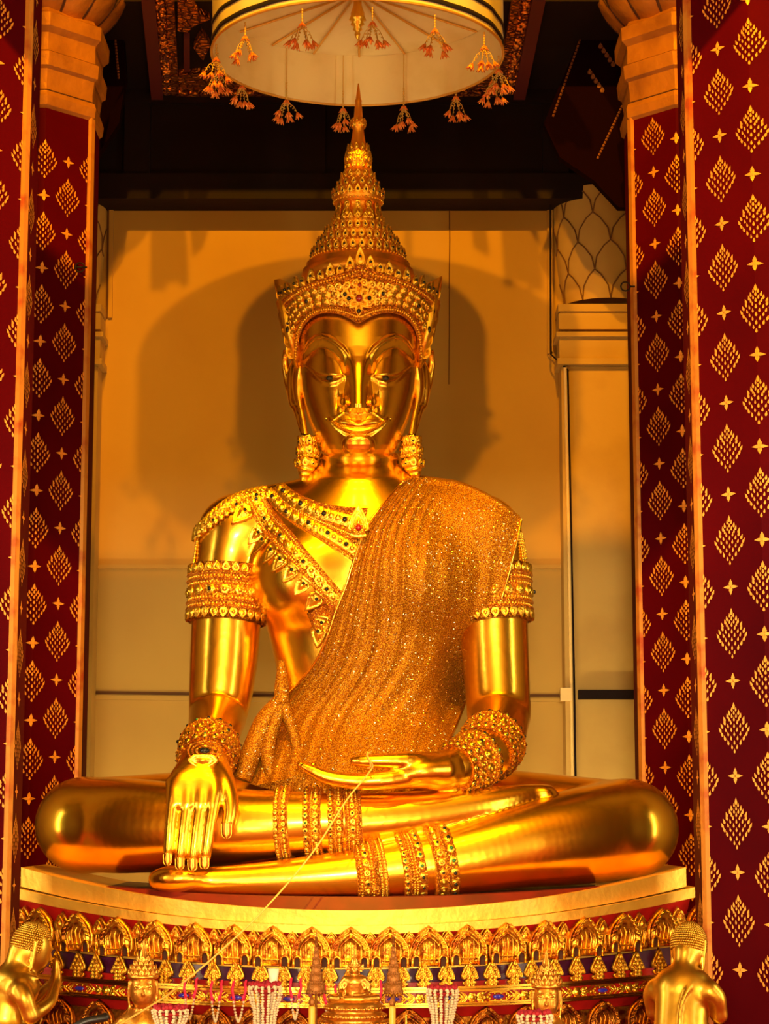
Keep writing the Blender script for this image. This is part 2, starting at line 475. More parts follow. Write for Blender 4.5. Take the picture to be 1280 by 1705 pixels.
M['bronze'] = mat('antique_bronze_gold', (.72, .34, .04), .30, .9, coat=.2, bump=(30, .4, .01))
M['tier'] = mat('brown_gilt_tier', (.36, .13, .018), .45, .5, bump=(60, .6, .01))
M['wax'] = mat('yellow_candle_wax', (.90, .52, .05), .4)
M['black'] = mat('black_rubber', (.008, .007, .006), .4)
M['iron'] = mat('iron_ring', (.02, .012, .008), .5, .6)
M['cloth_red'] = mat('red_altar_cloth', (.34, .006, .008), .8)
M['green_leaf'] = mat('dark_green_leaf', (.02, .05, .012), .5)

def robe_mat():
    m = bpy.data.materials.new('sequinned_gold_cloth'); m.use_nodes = True
    nt = m.node_tree; b = nt.nodes['Principled BSDF']; L = nt.links.new; N = nt.nodes.new
    tc = N('ShaderNodeTexCoord')
    def sequins(scale, dens):
        v = N('ShaderNodeTexVoronoi'); v.inputs['Scale'].default_value = scale; v.inputs['Randomness'].default_value = .9
        L(tc.outputs['Object'], v.inputs['Vector'])
        sp_ = N('ShaderNodeSeparateColor'); L(v.outputs['Color'], sp_.inputs[0])
        g = N('ShaderNodeMath'); g.operation = 'LESS_THAN'; g.inputs[1].default_value = dens; L(sp_.outputs[0], g.inputs[0])
        d = N('ShaderNodeMath'); d.operation = 'LESS_THAN'; d.inputs[1].default_value = .42; L(v.outputs['Distance'], d.inputs[0])
        k = N('ShaderNodeMath'); k.operation = 'MULTIPLY'; L(g.outputs[0], k.inputs[0]); L(d.outputs[0], k.inputs[1])
        return v, k
    v1, k1 = sequins(95, .16)
    v2, k2 = sequins(60, .05)
    k = N('ShaderNodeMath'); k.operation = 'MAXIMUM'; L(k1.outputs[0], k.inputs[0]); L(k2.outputs[0], k.inputs[1])
    # woven net
    wv = N('ShaderNodeTexVoronoi'); wv.inputs['Scale'].default_value = 130; L(tc.outputs['Object'], wv.inputs['Vector'])
    mr = N('ShaderNodeMapRange'); mr.inputs[1].default_value = .15; mr.inputs[2].default_value = .6; L(wv.outputs['Distance'], mr.inputs[0])
    c1 = N('ShaderNodeMix'); c1.data_type = 'RGBA'; c1.inputs[6].default_value = (.74, .41, .022, 1); c1.inputs[7].default_value = (.24, .070, .003, 1)
    L(mr.outputs[0], c1.inputs[0])
    c2 = N('ShaderNodeMix'); c2.data_type = 'RGBA'; c2.inputs[7].default_value = (1.0, .88, .5, 1)
    L(k.outputs[0], c2.inputs[0]); L(c1.outputs[2], c2.inputs[6]); L(c2.outputs[2], b.inputs['Base Color'])
    me_ = N('ShaderNodeMapRange'); me_.inputs[3].default_value = .45; me_.inputs[4].default_value = .95; L(k.outputs[0], me_.inputs[0]); L(me_.outputs[0], b.inputs['Metallic'])
    ro = N('ShaderNodeMapRange'); ro.inputs[3].default_value = .5; ro.inputs[4].default_value = .22; L(k.outputs[0], ro.inputs[0]); L(ro.outputs[0], b.inputs['Roughness'])
    # each sequin is tilted its own way
    ge = N('ShaderNodeNewGeometry')
    sb = N('ShaderNodeVectorMath'); sb.operation = 'SUBTRACT'; sb.inputs[1].default_value = (.5, .5, .5); L(v1.outputs['Color'], sb.inputs[0])
    sc_ = N('ShaderNodeVectorMath'); sc_.operation = 'SCALE'; sc_.inputs['Scale'].default_value = 1.3; L(sb.outputs[0], sc_.inputs[0])
    sk = N('ShaderNodeVectorMath'); sk.operation = 'SCALE'; L(sc_.outputs[0], sk.inputs[0]); L(k.outputs[0], sk.inputs['Scale'])
    bu = N('ShaderNodeBump'); bu.inputs['Strength'].default_value = .5; bu.inputs['Distance'].default_value = .006; L(wv.outputs['Distance'], bu.inputs['Height']); b.inputs['Specular Tint'].default_value = (1, .6, .15, 1)
    ad = N('ShaderNodeVectorMath'); L(bu.outputs[0], ad.inputs[0]); L(sk.outputs[0], ad.inputs[1])
    no = N('ShaderNodeVectorMath'); no.operation = 'NORMALIZE'; L(ad.outputs[0], no.inputs[0]); L(no.outputs[0], b.inputs['Normal'])
    return m
M['robe'] = robe_mat()
# ------------------------------------------------------------------ the setting
YW = 3.2                                    # back wall
def struct(o): o['kind'] = 'structure'; return o
mb = MB(); mb.box((-9, -25, -.2), (9, YW+.3, 0)); struct(mb.build('floor', M['carpet'], smooth=False))
mb = MB(); mb.box((-6, YW, 0), (6, YW+.25, 9.0)); struct(mb.build('wall_back', M['cream'], smooth=False))
mb = MB()                                   # front wall with the tall doorway the daylight comes through
mb.box((-9, -17.3, 0), (-1.5, -17.0, 13)); mb.box((1.5, -17.3, 0), (9, -17.0, 13)); mb.box((-1.5, -17.3, 3.45), (1.5, -17.0, 13))
struct(mb.build('wall_front', M['hall_wall'], smooth=False))
mb = MB(); mb.box((-9.2, -17.3, 0), (-9.0, YW+.3, 10)); struct(mb.build('wall_left', M['hall_wall'], smooth=False))
mb = MB(); mb.box((9.0, -17.3, 0), (9.2, YW+.3, 10)); struct(mb.build('wall_right', M['hall_wall'], smooth=False))
for nm, x in (('wall_left', -3.45), ('wall_right', 3.35)):      # unseen walls added to keep the doorway light off the back wall
    mb = MB(); mb.box((x, -1.35, 0), (x+.1, YW, 7.9)); struct(mb.build(nm, M['hall_wall'], smooth=False))
ZC = 7.95
mb = MB(); mb.box((-9, -17.3, 13.0), (9, -3.5, 13.2)); o = struct(mb.build('ceiling', M['hall_wall'], smooth=False))
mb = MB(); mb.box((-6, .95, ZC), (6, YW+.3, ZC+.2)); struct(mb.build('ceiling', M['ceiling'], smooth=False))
def CP(px, py, z=ZC):
    a = (px-640)/FPX; b = (852.5-py)/FPX
    d = np.array([a, cp-b*sp, sp+b*cp]); t = (z-CZ)/d[2]
    return np.array([CX, CY, CZ])+d*t
# added unseen board: cuts the roof spots' light off the lower wall
za = P(600, 950, YW)[2]
zf = lambda zw: 12.3-(12.3-zw)*5.0/11.2
mb = MB(); mb.box((-6, -3.05, zf(1.2)), (6, -2.97, zf(za))); struct(mb.build('trim_light_blocker', M['brace'], smooth=False))
# dark beam across the top of the wall, its studs and lower rail
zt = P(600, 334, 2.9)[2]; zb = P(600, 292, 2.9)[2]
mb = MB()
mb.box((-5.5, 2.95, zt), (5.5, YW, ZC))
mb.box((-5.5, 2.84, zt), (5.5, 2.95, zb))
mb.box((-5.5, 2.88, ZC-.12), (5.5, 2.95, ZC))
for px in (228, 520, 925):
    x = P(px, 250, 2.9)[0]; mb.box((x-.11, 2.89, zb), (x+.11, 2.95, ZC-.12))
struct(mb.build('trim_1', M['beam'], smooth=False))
# seams of the wall boarding
mb = MB()
def seam(pts, wd, Y=YW, t=.012, mi=0):
    for (a, b) in zip(pts[:-1], pts[1:]):
        p, q = P(*a, Y), P(*b, Y); d = unit(q-p); n = np.array([-d[2], 0, d[0]])*wd/2
        mb.prism([(p+n)[[0, 2]], (p-n)[[0, 2]], (q-n)[[0, 2]], (q+n)[[0, 2]]], Y-t, Y+.001, mi)
seam([(748, 337), (748.5, 400), (747.5, 480)], .010); seam([(748, 480), (747, 640)], .006)
seam([(188, 337), (186, 400)], .012); seam([(424, 348), (436, 336)], .02)
seam([(181, 336), (178, 530), (165, 530)], .016)
seam([(880, 1158), (938, 1158)], .02); seam([(100, 1152), (158, 1153)], .02); seam([(158, 1153), (470, 1157)], .025)
struct(mb.build('trim_2', M['crack'], smooth=False))
mb = MB()      # thin cover battens
seam([(915, 331), (915, 590), (938, 612)], .05, t=.03); seam([(186, 337), (184, 530)], .035, t=.03); 
seam([(100, 1160), (470, 1166)], .035, t=.04); seam([(880, 1166), (938, 1166)], .03, t=.04)
seam([(110, 944), (940, 944)], .035, t=.03)
struct(mb.build('trim_3', M['cream'], smooth=False))

# pilasters with lotus-bud capitals, half sunk in the wall
def pilaster(n, pl, pr, flip):
    mb = MB(); Y0 = YW-.28
    def blk(x0, x1, ya, yb, o=0.0, mi=0):
        a, b = P(x0, ya, Y0-o), P(x1, yb, Y0-o)
        mb.box((a[0], Y0-o, b[2]), (b[0], YW, a[2]), mi)
    s = 1 if not flip else -1
    z1 = P(600, 1420, Y0)[2]
    a = P(pl, 610, Y0); b = P(pr, 610, Y0)
    mb.box((a[0], Y0, .02), (b[0], YW, a[2]))
    for (ya, yb, e, o) in ((506, 518, 5, .05), (518, 522, 2, .03), (522, 548, 4, .04), (552, 560, 8, .08), (560, 596, 3, .04), (596, 606, 6, .07)):
        blk(pl-(e if not flip else -20), pr+(e if flip else -20)+(0), ya, yb, o)
    for ya in (549, 607): blk(pl+2, pr-2, ya, ya+3.5, -.02, 1)
    # bud: petals in overlapping rows
    cx = (pl+pr)/2; hw = (pr-pl)/2
    c = P(cx, 506, Y0+.15); H = P(cx, 322, Y0+.15)[2]-c[2]; R0 = S(500, Y0)*hw
    def rad(t): return R0*(.93+.20*math.sin(min(t, 1)*pi*.62))
    G = []
    for i in range(15):
        t = i/14; r = rad(t)
        G.append([(c[0]+r*math.cos(q), Y0+.27-.36*math.sin(q)*(r/R0), c[2]+H*t) for q in np.linspace(0, pi, 25)])
    mb.grid(np.array(G)[:, ::-1])
    def bp(u, t, o):   # u across -1..1
        q = (1-u)*pi/2; r = rad(t)+o
        return np.array([c[0]+r*math.cos(q), Y0+.27-(.36+o)*math.sin(q)*(rad(t)/R0), c[2]+H*t])
    cell = .42
    for row in range(-1, 5):
        for k in range(-4, 5):
            u0 = (k+.5*(row % 2))*cell; t0 = row*.25
            path = []
            for (du, dt) in ((-.5, .25), (-.42, .36), (-.2, .45), (0, .5)):
                uu, tt = u0+du*cell, t0+dt
                path.append((uu, tt))
            for sg in (1, -1):
                pts = [bp(2*u0-uu if sg < 0 else uu, tt, .004) for uu, tt in path if True]
                ok = [p for p, (uu, tt) in zip(pts, path) if 0 <= tt <= .99 and abs(2*u0-uu if sg < 0 else uu) < .98]
                if len(ok) > 1: mb.tube(ok, .006, 5, 1)
    o = mb.build(n, [M['cream_pilaster'], M['crack']]); sharp(o, 30); return struct(o)
pilaster('trim_4', 20, 163, True)
pilaster('trim_5', 934, 1090, False)

# gilded coffer in the ceiling
mb = MB()
def cbar(a, b, wd, dn, mi=0, z=ZC):
    p, q = CP(*a, z), CP(*b, z); d = unit(q-p); n = np.array([-d[1], d[0], 0])*wd/2
    v = [p+n, p-n, q-n, q+n]; v = v+[x-np.array([0, 0, dn]) for x in v]
    mb.add(v, [(0, 1, 2, 3), (7, 6, 5, 4), (0, 4, 5, 1), (1, 5, 6, 2), (2, 6, 7, 3), (3, 7, 4, 0)], mi)
def rope(a, b, r, n, mi=0):
    p, q = CP(*a), CP(*b); d = unit(q-p); s_ = np.cross(d, Z3)
    for i in range(n):
        c = p+(q-p)*((i+.5)/n)-Z3*.03
        mb.bead(c, r, mi, 8, 5, sc=(1, 1, 1), fr=np.stack([d*.45, s_*1.0, Z3*.7], 1))
A0, B0, C0, D0 = (243, -60), (263, 158), (862, 158), (905, -60)
for (a, b) in ((A0, B0), (B0, C0), (C0, D0)): cbar(a, b, .10, .10, 1)
A1, B1, C1, D1 = (262, -60), (279, 152), (846, 152), (886, -60)
rope(A1, B1, .055, 46); rope(D1, C1, .055, 46)
A2, B2, C2, D2 = (280, -60), (292, 146), (832, 146), (868, -60)
cbar(A2, B2, .06, .07); cbar(B2, C2, .06, .07); cbar(C2, D2, .06, .07)
for i in range(26):
    q = CP(292+i*21.6, 155); mb.bead(q-Z3*.04, .028, 0, 8, 5)
def flat(pts, mi=0, dn=.05):
    p = [CP(*q) for q in pts]; n = len(p); v = p+[x-Z3*dn for x in p]
    mb.add(v, [tuple(range(n)), tuple(range(2*n-1, n-1, -1))]+[(i, i+n, (i+1) % n+n, (i+1) % n) for i in range(n)], mi)
flat([(296, 0), (296, 42), (312, 44), (322, 34), (350, 22), (330, 12), (312, -20), (296, -30)])
flat([(336, 44), (350, 66), (338, 92), (322, 70)]); flat([(296, 116), (360, 110), (420, 140), (300, 140)])
flat([(306, 54), (316, 54), (316, 110), (306, 110)], 1)
flat([(828, 0), (824, 60), (806, 70), (800, 20), (812, -20), (836, -30)]); flat([(824, 80), (816, 140), (760, 140), (800, 100)])
o = mb.build('trim_6', [M['coffer_gold'], M['coffer_red']]); struct(sharp(o))

# dark red braces running up from the columns to the ceiling
def brace(n, pts, dots, Y, t=.10):
    mb = MB()
    q = [P(*p, Y)[[0, 2]] for p in pts]
    mb.prism(q, Y, Y+t)
    for line in dots:
        a, b, k = np.array(line[0], float), np.array(line[1], float), line[2]
        for i in range(k):
            c0 = a+(b-a)*(i+.15)/k; c1 = a+(b-a)*(i+.85)/k
            p0, p1 = P(*c0, Y), P(*c1, Y); mb.tube([p0, p1], .009, 5, 1)
    for (x, y, a) in ((line) for line in BL.get(n, [])):
        c = P(x, y, Y); 
        for k in range(5):
            d = np.array([math.cos(a), 0, math.sin(a)])*(k-2)*.045
            mb.leaf(c+d-Z3*.03, X3, Z3, -Y3, .036, .05, .003, 1)
    o = mb.build(n, [M['brace'], M['dotted']], smooth=False); return struct(o)
BL = {'trim_8': [(1010, 90, -1.0), (992, 133, -1.0)], 'trim_7': [(160, 110, .8), (158, 158, .8)]}
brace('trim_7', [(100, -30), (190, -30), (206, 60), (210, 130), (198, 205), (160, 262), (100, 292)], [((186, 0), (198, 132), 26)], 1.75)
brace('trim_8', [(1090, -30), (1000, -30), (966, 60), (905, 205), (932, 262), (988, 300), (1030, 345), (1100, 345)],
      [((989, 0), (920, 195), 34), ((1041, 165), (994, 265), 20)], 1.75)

# ------------------------------------------------------------------ columns
DROPS = []
def motif_drops():
    rows = [(-.93, 1, 0), (-.76, 2, .16), (-.58, 3, .40), (-.40, 4, .62), (-.23, 5, .80), (-.06, 6, .92), (.10, 5, .80), (.24, 4, .62), (.37, 5, .62), (.50, 4, .42), (.63, 3, .30), (.76, 2, .13), (.90, 1, 0)]
    out = []
    for v, n, hw in rows:
        for i in range(n):
            u = 0 if n == 1 else -hw+2*hw*i/(n-1)
            lean = .55*u
            hgt = .17 if v < .85 else .26
            if abs(u) > hw-.01 and n > 2: hgt *= 1.2
            out.append((u, v, lean, hgt*(1.05 if abs(u) > .6 else 1)))
    return out
DROPS = motif_drops()
TEAR = [(0, 1.0), (.22, .35), (.36, -.15), (.30, -.6), (0, -.9), (-.30, -.6), (-.36, -.15), (-.22, .35)]
def column(name, cx, cy, r, ztop, label, face_phase, corner_phase, period, faces, strips, zr, side, cap=None, hook=None):
    root = empty(name, (cx, cy, 0), label, 'column', 'painted columns')
    ks = [math.pi/8+i*pi/4 for i in range(8)]          # corner angles: faces look along x, y and the diagonals
    R = r/math.cos(pi/8)
    cor = np.array([(R*math.cos(a), R*math.sin(a)) for a in ks])
    mb = MB()
    zs = ztop if cap is None else cap
    n = 8
    v = [(cx+x, cy+y, 0) for x, y in cor]+[(cx+x, cy+y, zs) for x, y in cor]
    mb.add(v, [(i, (i+1) % 8, 8+(i+1) % 8, 8+i) for i in range(8)]+[tuple(range(8))[::-1], tuple(range(8, 16))])
    # stencilled flame motifs and small flowers
    def sp_(u):      # u in side units: integer = corner
        i = math.floor(u); f = u-i
        a, b = cor[i % 8], cor[(i+1) % 8]; p = a+(b-a)*f
        ang = (ks[i % 8]+pi/8)
        nn = np.array([math.cos(ang), math.sin(ang)])
        return p+nn*.004
    sl = R*2*math.sin(pi/8)
    def drops(u0, z0, W, H, lst):
        for (du, dv, lean, hh) in lst:
            vs = []
            for (a, b) in TEAR:
                x = a*hh*.68; y = b*hh*.56
                xr = x*math.cos(lean)+y*math.sin(lean); yr = -x*math.sin(lean)+y*math.cos(lean)
                uu = u0+(du*.92+xr*1.25)*W/2/sl
                p = sp_(uu); vs.append((cx+p[0], cy+p[1], z0+(dv*.93+yr)*H/2))
            mb.add(vs, [tuple(range(8))], 1)
    W, H = .235, .305
    for u in faces:
        ph = corner_phase if abs(u-round(u)) < .01 else face_phase
        k0 = math.floor((zr[0]-ph)/period); k1 = math.ceil((zr[1]-ph)/period)
        for k in range(k0, k1+1):
            z = ph+k*period
            if zr[0] < z < zr[1]: drops(u, z, W, H, DROPS)
            z += period/2
            if zr[0] < z < zr[1]:
                drops(u, z, .088, .088, [(0, .58, 0, .95), (0, -.58, pi, .95), (.58, 0, pi/2, .95), (-.58, 0, -pi/2, .95), (0, 0, 0, .35)])
    sh = mb.build('shaft', [M['column_red'], M['stencil_gold']], root, smooth=False)
    for i in strips:
        a = ks[i % 8]; p = cor[i % 8]
        mb = MB(); d = np.array([math.cos(a), math.sin(a)])
        c = p-d*.016; t_ = np.array([-d[1], d[0]])*.030
        q = [c-t_-d*.006, c-t_*.8+d*.03, c+t_*.8+d*.03, c+t_-d*.006]
        v = [(cx+x, cy+y, .05) for x, y in q]+[(cx+x, cy+y, zs-.01) for x, y in q]
        mb.add(v, [(i_, (i_+1) % 4, 4+(i_+1) % 4, 4+i_) for i_ in range(4)]+[(3, 2, 1, 0), (4, 5, 6, 7)])
        o = mb.build('gold_corner_strip', M['strip_gold'], root, smooth=False); o['label'] = 'gilded strip down the corner'
    if cap is not None:
        mb = MB(); q = 1/228.0
        prof = [(0, -.0), (5, .02), (7, .09), (4, .13), (0, .14), (0, .20), (3, .30), (9, .32), (11, .42), (4, .44), (3, .55), (4, .58), (13, .62), (14, .72), (3, .75), (0, .78)]
        G = []
        for o_, z in prof:
            k = (r+o_*q)/r
            G.append([(cx+x*k, cy+y*k, zs-.03+z) for x, y in cor])
        mb.grid(np.array(G), 0, cv=True)
        for z, k in ((.135, 1.02), (.31, 1.025), (.435, 1.03), (.60, 1.03)):
            pts = [(cx+x*k, cy+y*k, zs-.03+z) for x, y in cor]; mb.tube(pts+[pts[0]], .008, 5, 1)
        o = mb.build('capital', [M['capital'], M['capital_dark']], root); sharp(o, 25)
        # lotus petals of the capital
        zb_ = zs+.72
        for row, (m, off, h) in enumerate(((16, 0, .42), (16, .5, .66), (16, 0, .9))):
            if row == 2: continue
            for i in range(m):
                a = 2*pi*(i+off)/m
                if math.sin(a) > .35: continue
                d = np.array([math.cos(a), math.sin(a), 0]); t_ = np.array([-d[1], d[0], 0])
                mb = MB(); rr = r*1.01-row*.015
                pts = []
                NU, NV = 7, 9
                for j in range(NV):
                    v_ = j/(NV-1); w_ = (.5*2*pi*rr/m*1.22)*(math.sin(pi*(.28+.72*v_*.98)) if v_ < 1 else 0)
                    bul = .22*math.sin(v_*pi*.62)
                    pts.append([np.array([cx, cy, zb_+h*v_])+d*(rr+bul-.03*abs(u_)**2-.02*row)+t_*(w_*u_) for u_ in np.linspace(-1, 1, NU)])
                mb.grid(np.array(pts)[:, ::-1])
                e = [p[0]-d*.004 for p in pts]+[p[-1]-d*.004 for p in pts[::-1]]
                mb.tube(e, .010, 5, 1, cap=False)
                ob = mb.build('lotus_petal', [M['capital'], M['capital_dark']], root)
        mb = MB(); mb.lathe([(r*.98, zs+.7), (r*1.15, zs+1.0), (r*1.3, zs+1.3), (r*1.3, ztop)], (cx, cy, 0), 24)
        mb.build('bud_core', M['capital_dark'], root)
    if hook is not None:
        hx, hy = hook; mb = MB(); c = P(hx, hy, cy-.3)
        ang = np.linspace(0, 2*pi, 17)
        mb.tube([c+np.array([.034*math.cos(a), 0, .034*math.sin(a)]) for a in ang], .006, 6)
        ex = cx+(-r if side > 0 else r); mb.tube([c+np.array([.03*side, 0, 0]), (ex, c[1], c[2])], .007, 6)
        mb.build('iron_ring', M['iron'], root)
    return root
FY, NY = 1.0, -1.8
PF, PN = .548, .548
XF = 2.515; RF = .507
zc = P(100, 196, FY-.2)[2]
# corner numbers: faces are centred on angles k*45 deg; corner i at 22.5+45*i. Front is -y (270 deg).
zl_face = P(100, 212, FY-.35)[2]; zl_cor = P(62, 265, FY-.5)[2]
column('column', -XF, FY, RF, 9.3, 'red stencilled column with lotus capital at left, partly hidden by a nearer column', zl_face, zl_cor, PF,
       [5.5, 6.0, 6.5, 7.0], [7], (.3, zc-.18), -1, cap=zc, hook=(133, 445))
zr_face = P(1083, 228, FY-.35)[2]; zr_cor = P(1119, 290, FY-.5)[2]
column('column', XF+.03, FY, RF, 9.3, 'red stencilled column with lotus capital at right, partly hidden by a nearer column', zr_face, zr_cor, PF,
       [4.0, 4.5, 5.0, 5.5, 6.0], [4], (.3, zc-.18), 1, cap=zc, hook=(1041, 477))
zn_face = P(1208, 152, NY-.4)[2]; zn_cor = P(1255, 215, NY-.55)[2]
column('column', 2.60, NY, .545, 9.5, 'large near dark red stencilled column filling the right edge of the picture', zn_face, zn_cor, PN,
       [3.5, 4.0, 4.5, 5.0, 5.5], [4], (.62, 9.0), 1)
zn2 = P(12, 30, NY-.4)[2]
column('column', -2.545, NY, .545, 9.5, 'large near dark red stencilled column cut off by the left edge of the picture', zn2, zn2+PN/2, PN,
       [6.5, 7.0, 7.5], [7], (.62, 9.0), -1)
# ------------------------------------------------------------------ the big seated figure
STAT_LABEL = 'huge gold seated crowned statue on the curved pedestal, hand over its shin'
z_seat = P(598, 1488, -1.0)[2]
statue = empty('seated_buddha_statue', (0, 0, z_seat), STAT_LABEL, 'statue')
def rp(r, py, Y): return r*S(py, Y)
def chain_px(F, pts, k, n=14, sc=(1, 1, 1)):
    """pts: (px, py, Y, radius in px)"""
    W_ = [P(a, b, c) for a, b, c, r in pts]; R_ = [rp(r, b, c) for a, b, c, r in pts]
    return F.chain(W_, R_, k, n, sc)
lo = (-2.35, -1.32, z_seat-.06); hi = (2.35, .75, P(600, 765, 0)[2]+.05)
def torso(F, k=.08):
    # trunk: stacked flattened forms
    chain_px(F, [(598, 1325, .10, 96), (598, 1230, .12, 98), (598, 1150, .12, 104), (598, 1060, .10, 118), (598, 970, .08, 134), (598, 905, .08, 128)], k, 60, (0.80, 1.12, 1))
    for sx in (-1, 1):      # chest muscles
        F.ell(P(598+sx*76, 960, -.06), (rp(106, 960, 0), .40, rp(100, 960, 0)), .06)
        F.ell(P(598+sx*52, 1310, .15), (rp(120, 1310, 0), .45, rp(70, 1310, 0)), .08)
        # shoulders sloping up to the neck
        chain_px(F, [(598+sx*20, 842, .12, 50), (598+sx*70, 851, .12, 52), (598+sx*135, 863, .12, 58), (598+sx*205, 892, .12, 63)], .09, 24)
    F.ell(P(598, 880, .08), (rp(170, 880, 0), .36, rp(78, 880, 0)), .10)
body = Field(lo, hi, .0135)
torso(body)
# neck with three soft folds
chain_px(body, [(598, 720, .04, 63), (598, 770, .05, 65), (598, 800, .07, 72), (598, 840, .10, 92)], .11, 24)
for yy, rr in ((768, 65), (790, 70), (812, 84)):
    c = P(598, yy, .07)
    Rr = rp(rr, yy, 0)
    def ring_fn(x, y, z, c=c, Rr=Rr):
        ry = np.sqrt((x-c[0])**2+((y-c[1]))**2)-Rr
        zz = z-c[2]-(.10*(y-c[1]))
        return np.sqrt(ry**2+(zz*.55)**2)-.024
    body.put(c-Rr-.1, c+Rr+.1, ring_fn, .022)
# arms
arm_r = chain_px(body, [(398, 888, .12, 66), (384, 930, .10, 60), (378, 1000, .08, 57.5), (374, 1080, .06, 57), (368, 1150, .02, 53), (362, 1196, -.02, 47)], .05, 40)
fore_r = chain_px(body, [(363, 1185, .02, 48), (357, 1215, -.28, 45), (348, 1245, -.58, 42), (341, 1275, -.82, 40)], .012, 26)
arm_l = chain_px(body, [(800, 890, .12, 66), (812, 930, .10, 62), (820, 1000, .08, 57), (824, 1080, .06, 56), (828, 1150, .02, 54), (830, 1190, -.02, 52)], .05, 40)
fore_l = chain_px(body, [(832, 1185, .03, 52), (826, 1225, -.30, 48), (805, 1258, -.58, 44), (765, 1276, -.80, 36), (735, 1284, -.86, 31)], .02, 30)
# legs: thigh out to each knee, shin folded back across the front; the viewer's-left leg lies on top
thigh_l = chain_px(body, [(520, 1360, .25, 88), (330, 1368, .05, 84), (150, 1374, -.32, 78)], .08, 50)
thigh_r = chain_px(body, [(680, 1360, .25, 88), (860, 1370, .05, 86), (1036, 1381, -.36, 80)], .08, 50)
low = chain_px(body, [(1038, 1381, -.40, 82), (960, 1393, -.56, 79), (860, 1410, -.72, 68), (740, 1434, -.84, 56), (620, 1452, -.92, 45), (500, 1462, -.96, 35), (390, 1466, -.98, 26), (300, 1466, -1.0, 20), (262, 1467, -1.0, 14)], .03, 80)
top = chain_px(body, [(146, 1374, -.36, 77), (220, 1375, -.54, 78), (320, 1376, -.70, 69), (420, 1374, -.80, 59), (520, 1370, -.84, 51), (600, 1367, -.84, 46), (700, 1357, -.80, 40), (800, 1343, -.74, 32), (870, 1328, -.68, 22), (912, 1319, -.64, 12)], .014, 80)
body.ell(P(905, 1320, -.66), (rp(22, 1320, -.6), .07, rp(13, 1320, -.6)), .02)
body.ell(P(1052, 1380, -.30), (rp(76, 1390, -.3), .42, rp(78, 1390, -.3)), .06)
body.ell(P(134, 1373, -.28), (rp(74, 1380, -.3), .42, rp(75, 1380, -.3)), .06)
body.ell(P(300, 1462, -1.0), (rp(52, 1462, -1), .12, rp(22, 1462, -1)), .03)
# keep a flat seat
zc_ = z_seat-.01
body.a = np.maximum(body.a, (zc_-body.ax[2])[None, None, :].astype(np.float32))
BVv, BQ = body.nets(7)
bvh_body = BVHTree.FromPolygons(BVv.tolist(), BQ.tolist())
del body

# ---- hands, finer
def hand_right():
    F = Field(P(262, 1460, -1.35)-np.array([.02, 0, .0]), P(410, 1225, -.55)+np.array([.0, .05, .02]), .0075)
    Fl = lambda pts, k, n=10, sc=(1, 1, 1): chain_px(F, pts, k, n, sc)
    Fl([(346, 1245, -.60, 41), (340, 1270, -.80, 39)], .02, 4)
    # back of the hand
    Fl([(341, 1255, -.72, 36), (337, 1290, -.90, 40)], .03, 16, (1, 1.2, 1))
    for a in (294, 314, 336, 356):
        Fl([(a*.35+340*.65, 1272, -.85, 22), (a*.8+336*.2, 1296, -.975, 20), (a, 1320, -1.04, 14.5), (a*.93+316*.07, 1338, -1.075, 11)], .04, 20)
    for kx, ky, tx, ty, r in ((288, 1318, 279, 1438, 9.8), (311, 1326, 299, 1444, 10.6), (334, 1326, 320, 1447, 10.9), (357, 1318, 340, 1444, 10.6)):
        Fl([(kx, ky-14, -1.005, r+3), (kx, ky+10, -1.06, r+1.4), (kx*.55+tx*.45, ky*.55+ty*.45, -1.105, r), (kx*.2+tx*.8, ky*.2+ty*.8, -1.115, r*.93), (tx, ty-7, -1.085, r*.72)], .018, 26)
    Fl([(358, 1282, -.88, 26), (376, 1312, -.99, 18), (384, 1348, -1.06, 13.5), (377, 1386, -1.09, 10.5)], .025, 24)
    # nails
    return F.nets(2)
def hand_left():
    F = Field(P(488, 1335, -1.05)-np.array([0, .12, 0]), P(800, 1225, -.4)+np.array([0, .1, .02]), .0075)
    Fl = lambda pts, k, n=10, sc=(1, 1, 1): chain_px(F, pts, k, n, sc)
    Fl([(800, 1262, -.62, 42), (765, 1276, -.80, 35), (730, 1284, -.88, 29)], .02, 6)
    Fl([(740, 1283, -.84, 30), (700, 1285, -.90, 28), (660, 1292, -.90, 22)], .05, 20, (1, .62, 1))
    Fl([(716, 1272, -.92, 19), (680, 1267, -1.00, 15), (640, 1267, -1.03, 12), (606, 1267, -1.03, 10.5), (590, 1267, -1.02, 8)], .02, 12)
    for i, (Y, tx, ty) in enumerate(((-1.03, 505, 1276), (-.95, 500, 1273), (-.87, 506, 1273), (-.80, 522, 1274))):
        Fl([(690, 1292, -.90+(Y+.90)*.5, 18), (640, 1299, Y, 15.5), (590, 1301, Y, 13.8), (545, 1294, Y, 12), (520, 1283, Y, 9.5), (tx, ty, Y, 6)], .012, 14)
    return F.nets(2)
HR = hand_right(); HL = hand_left()

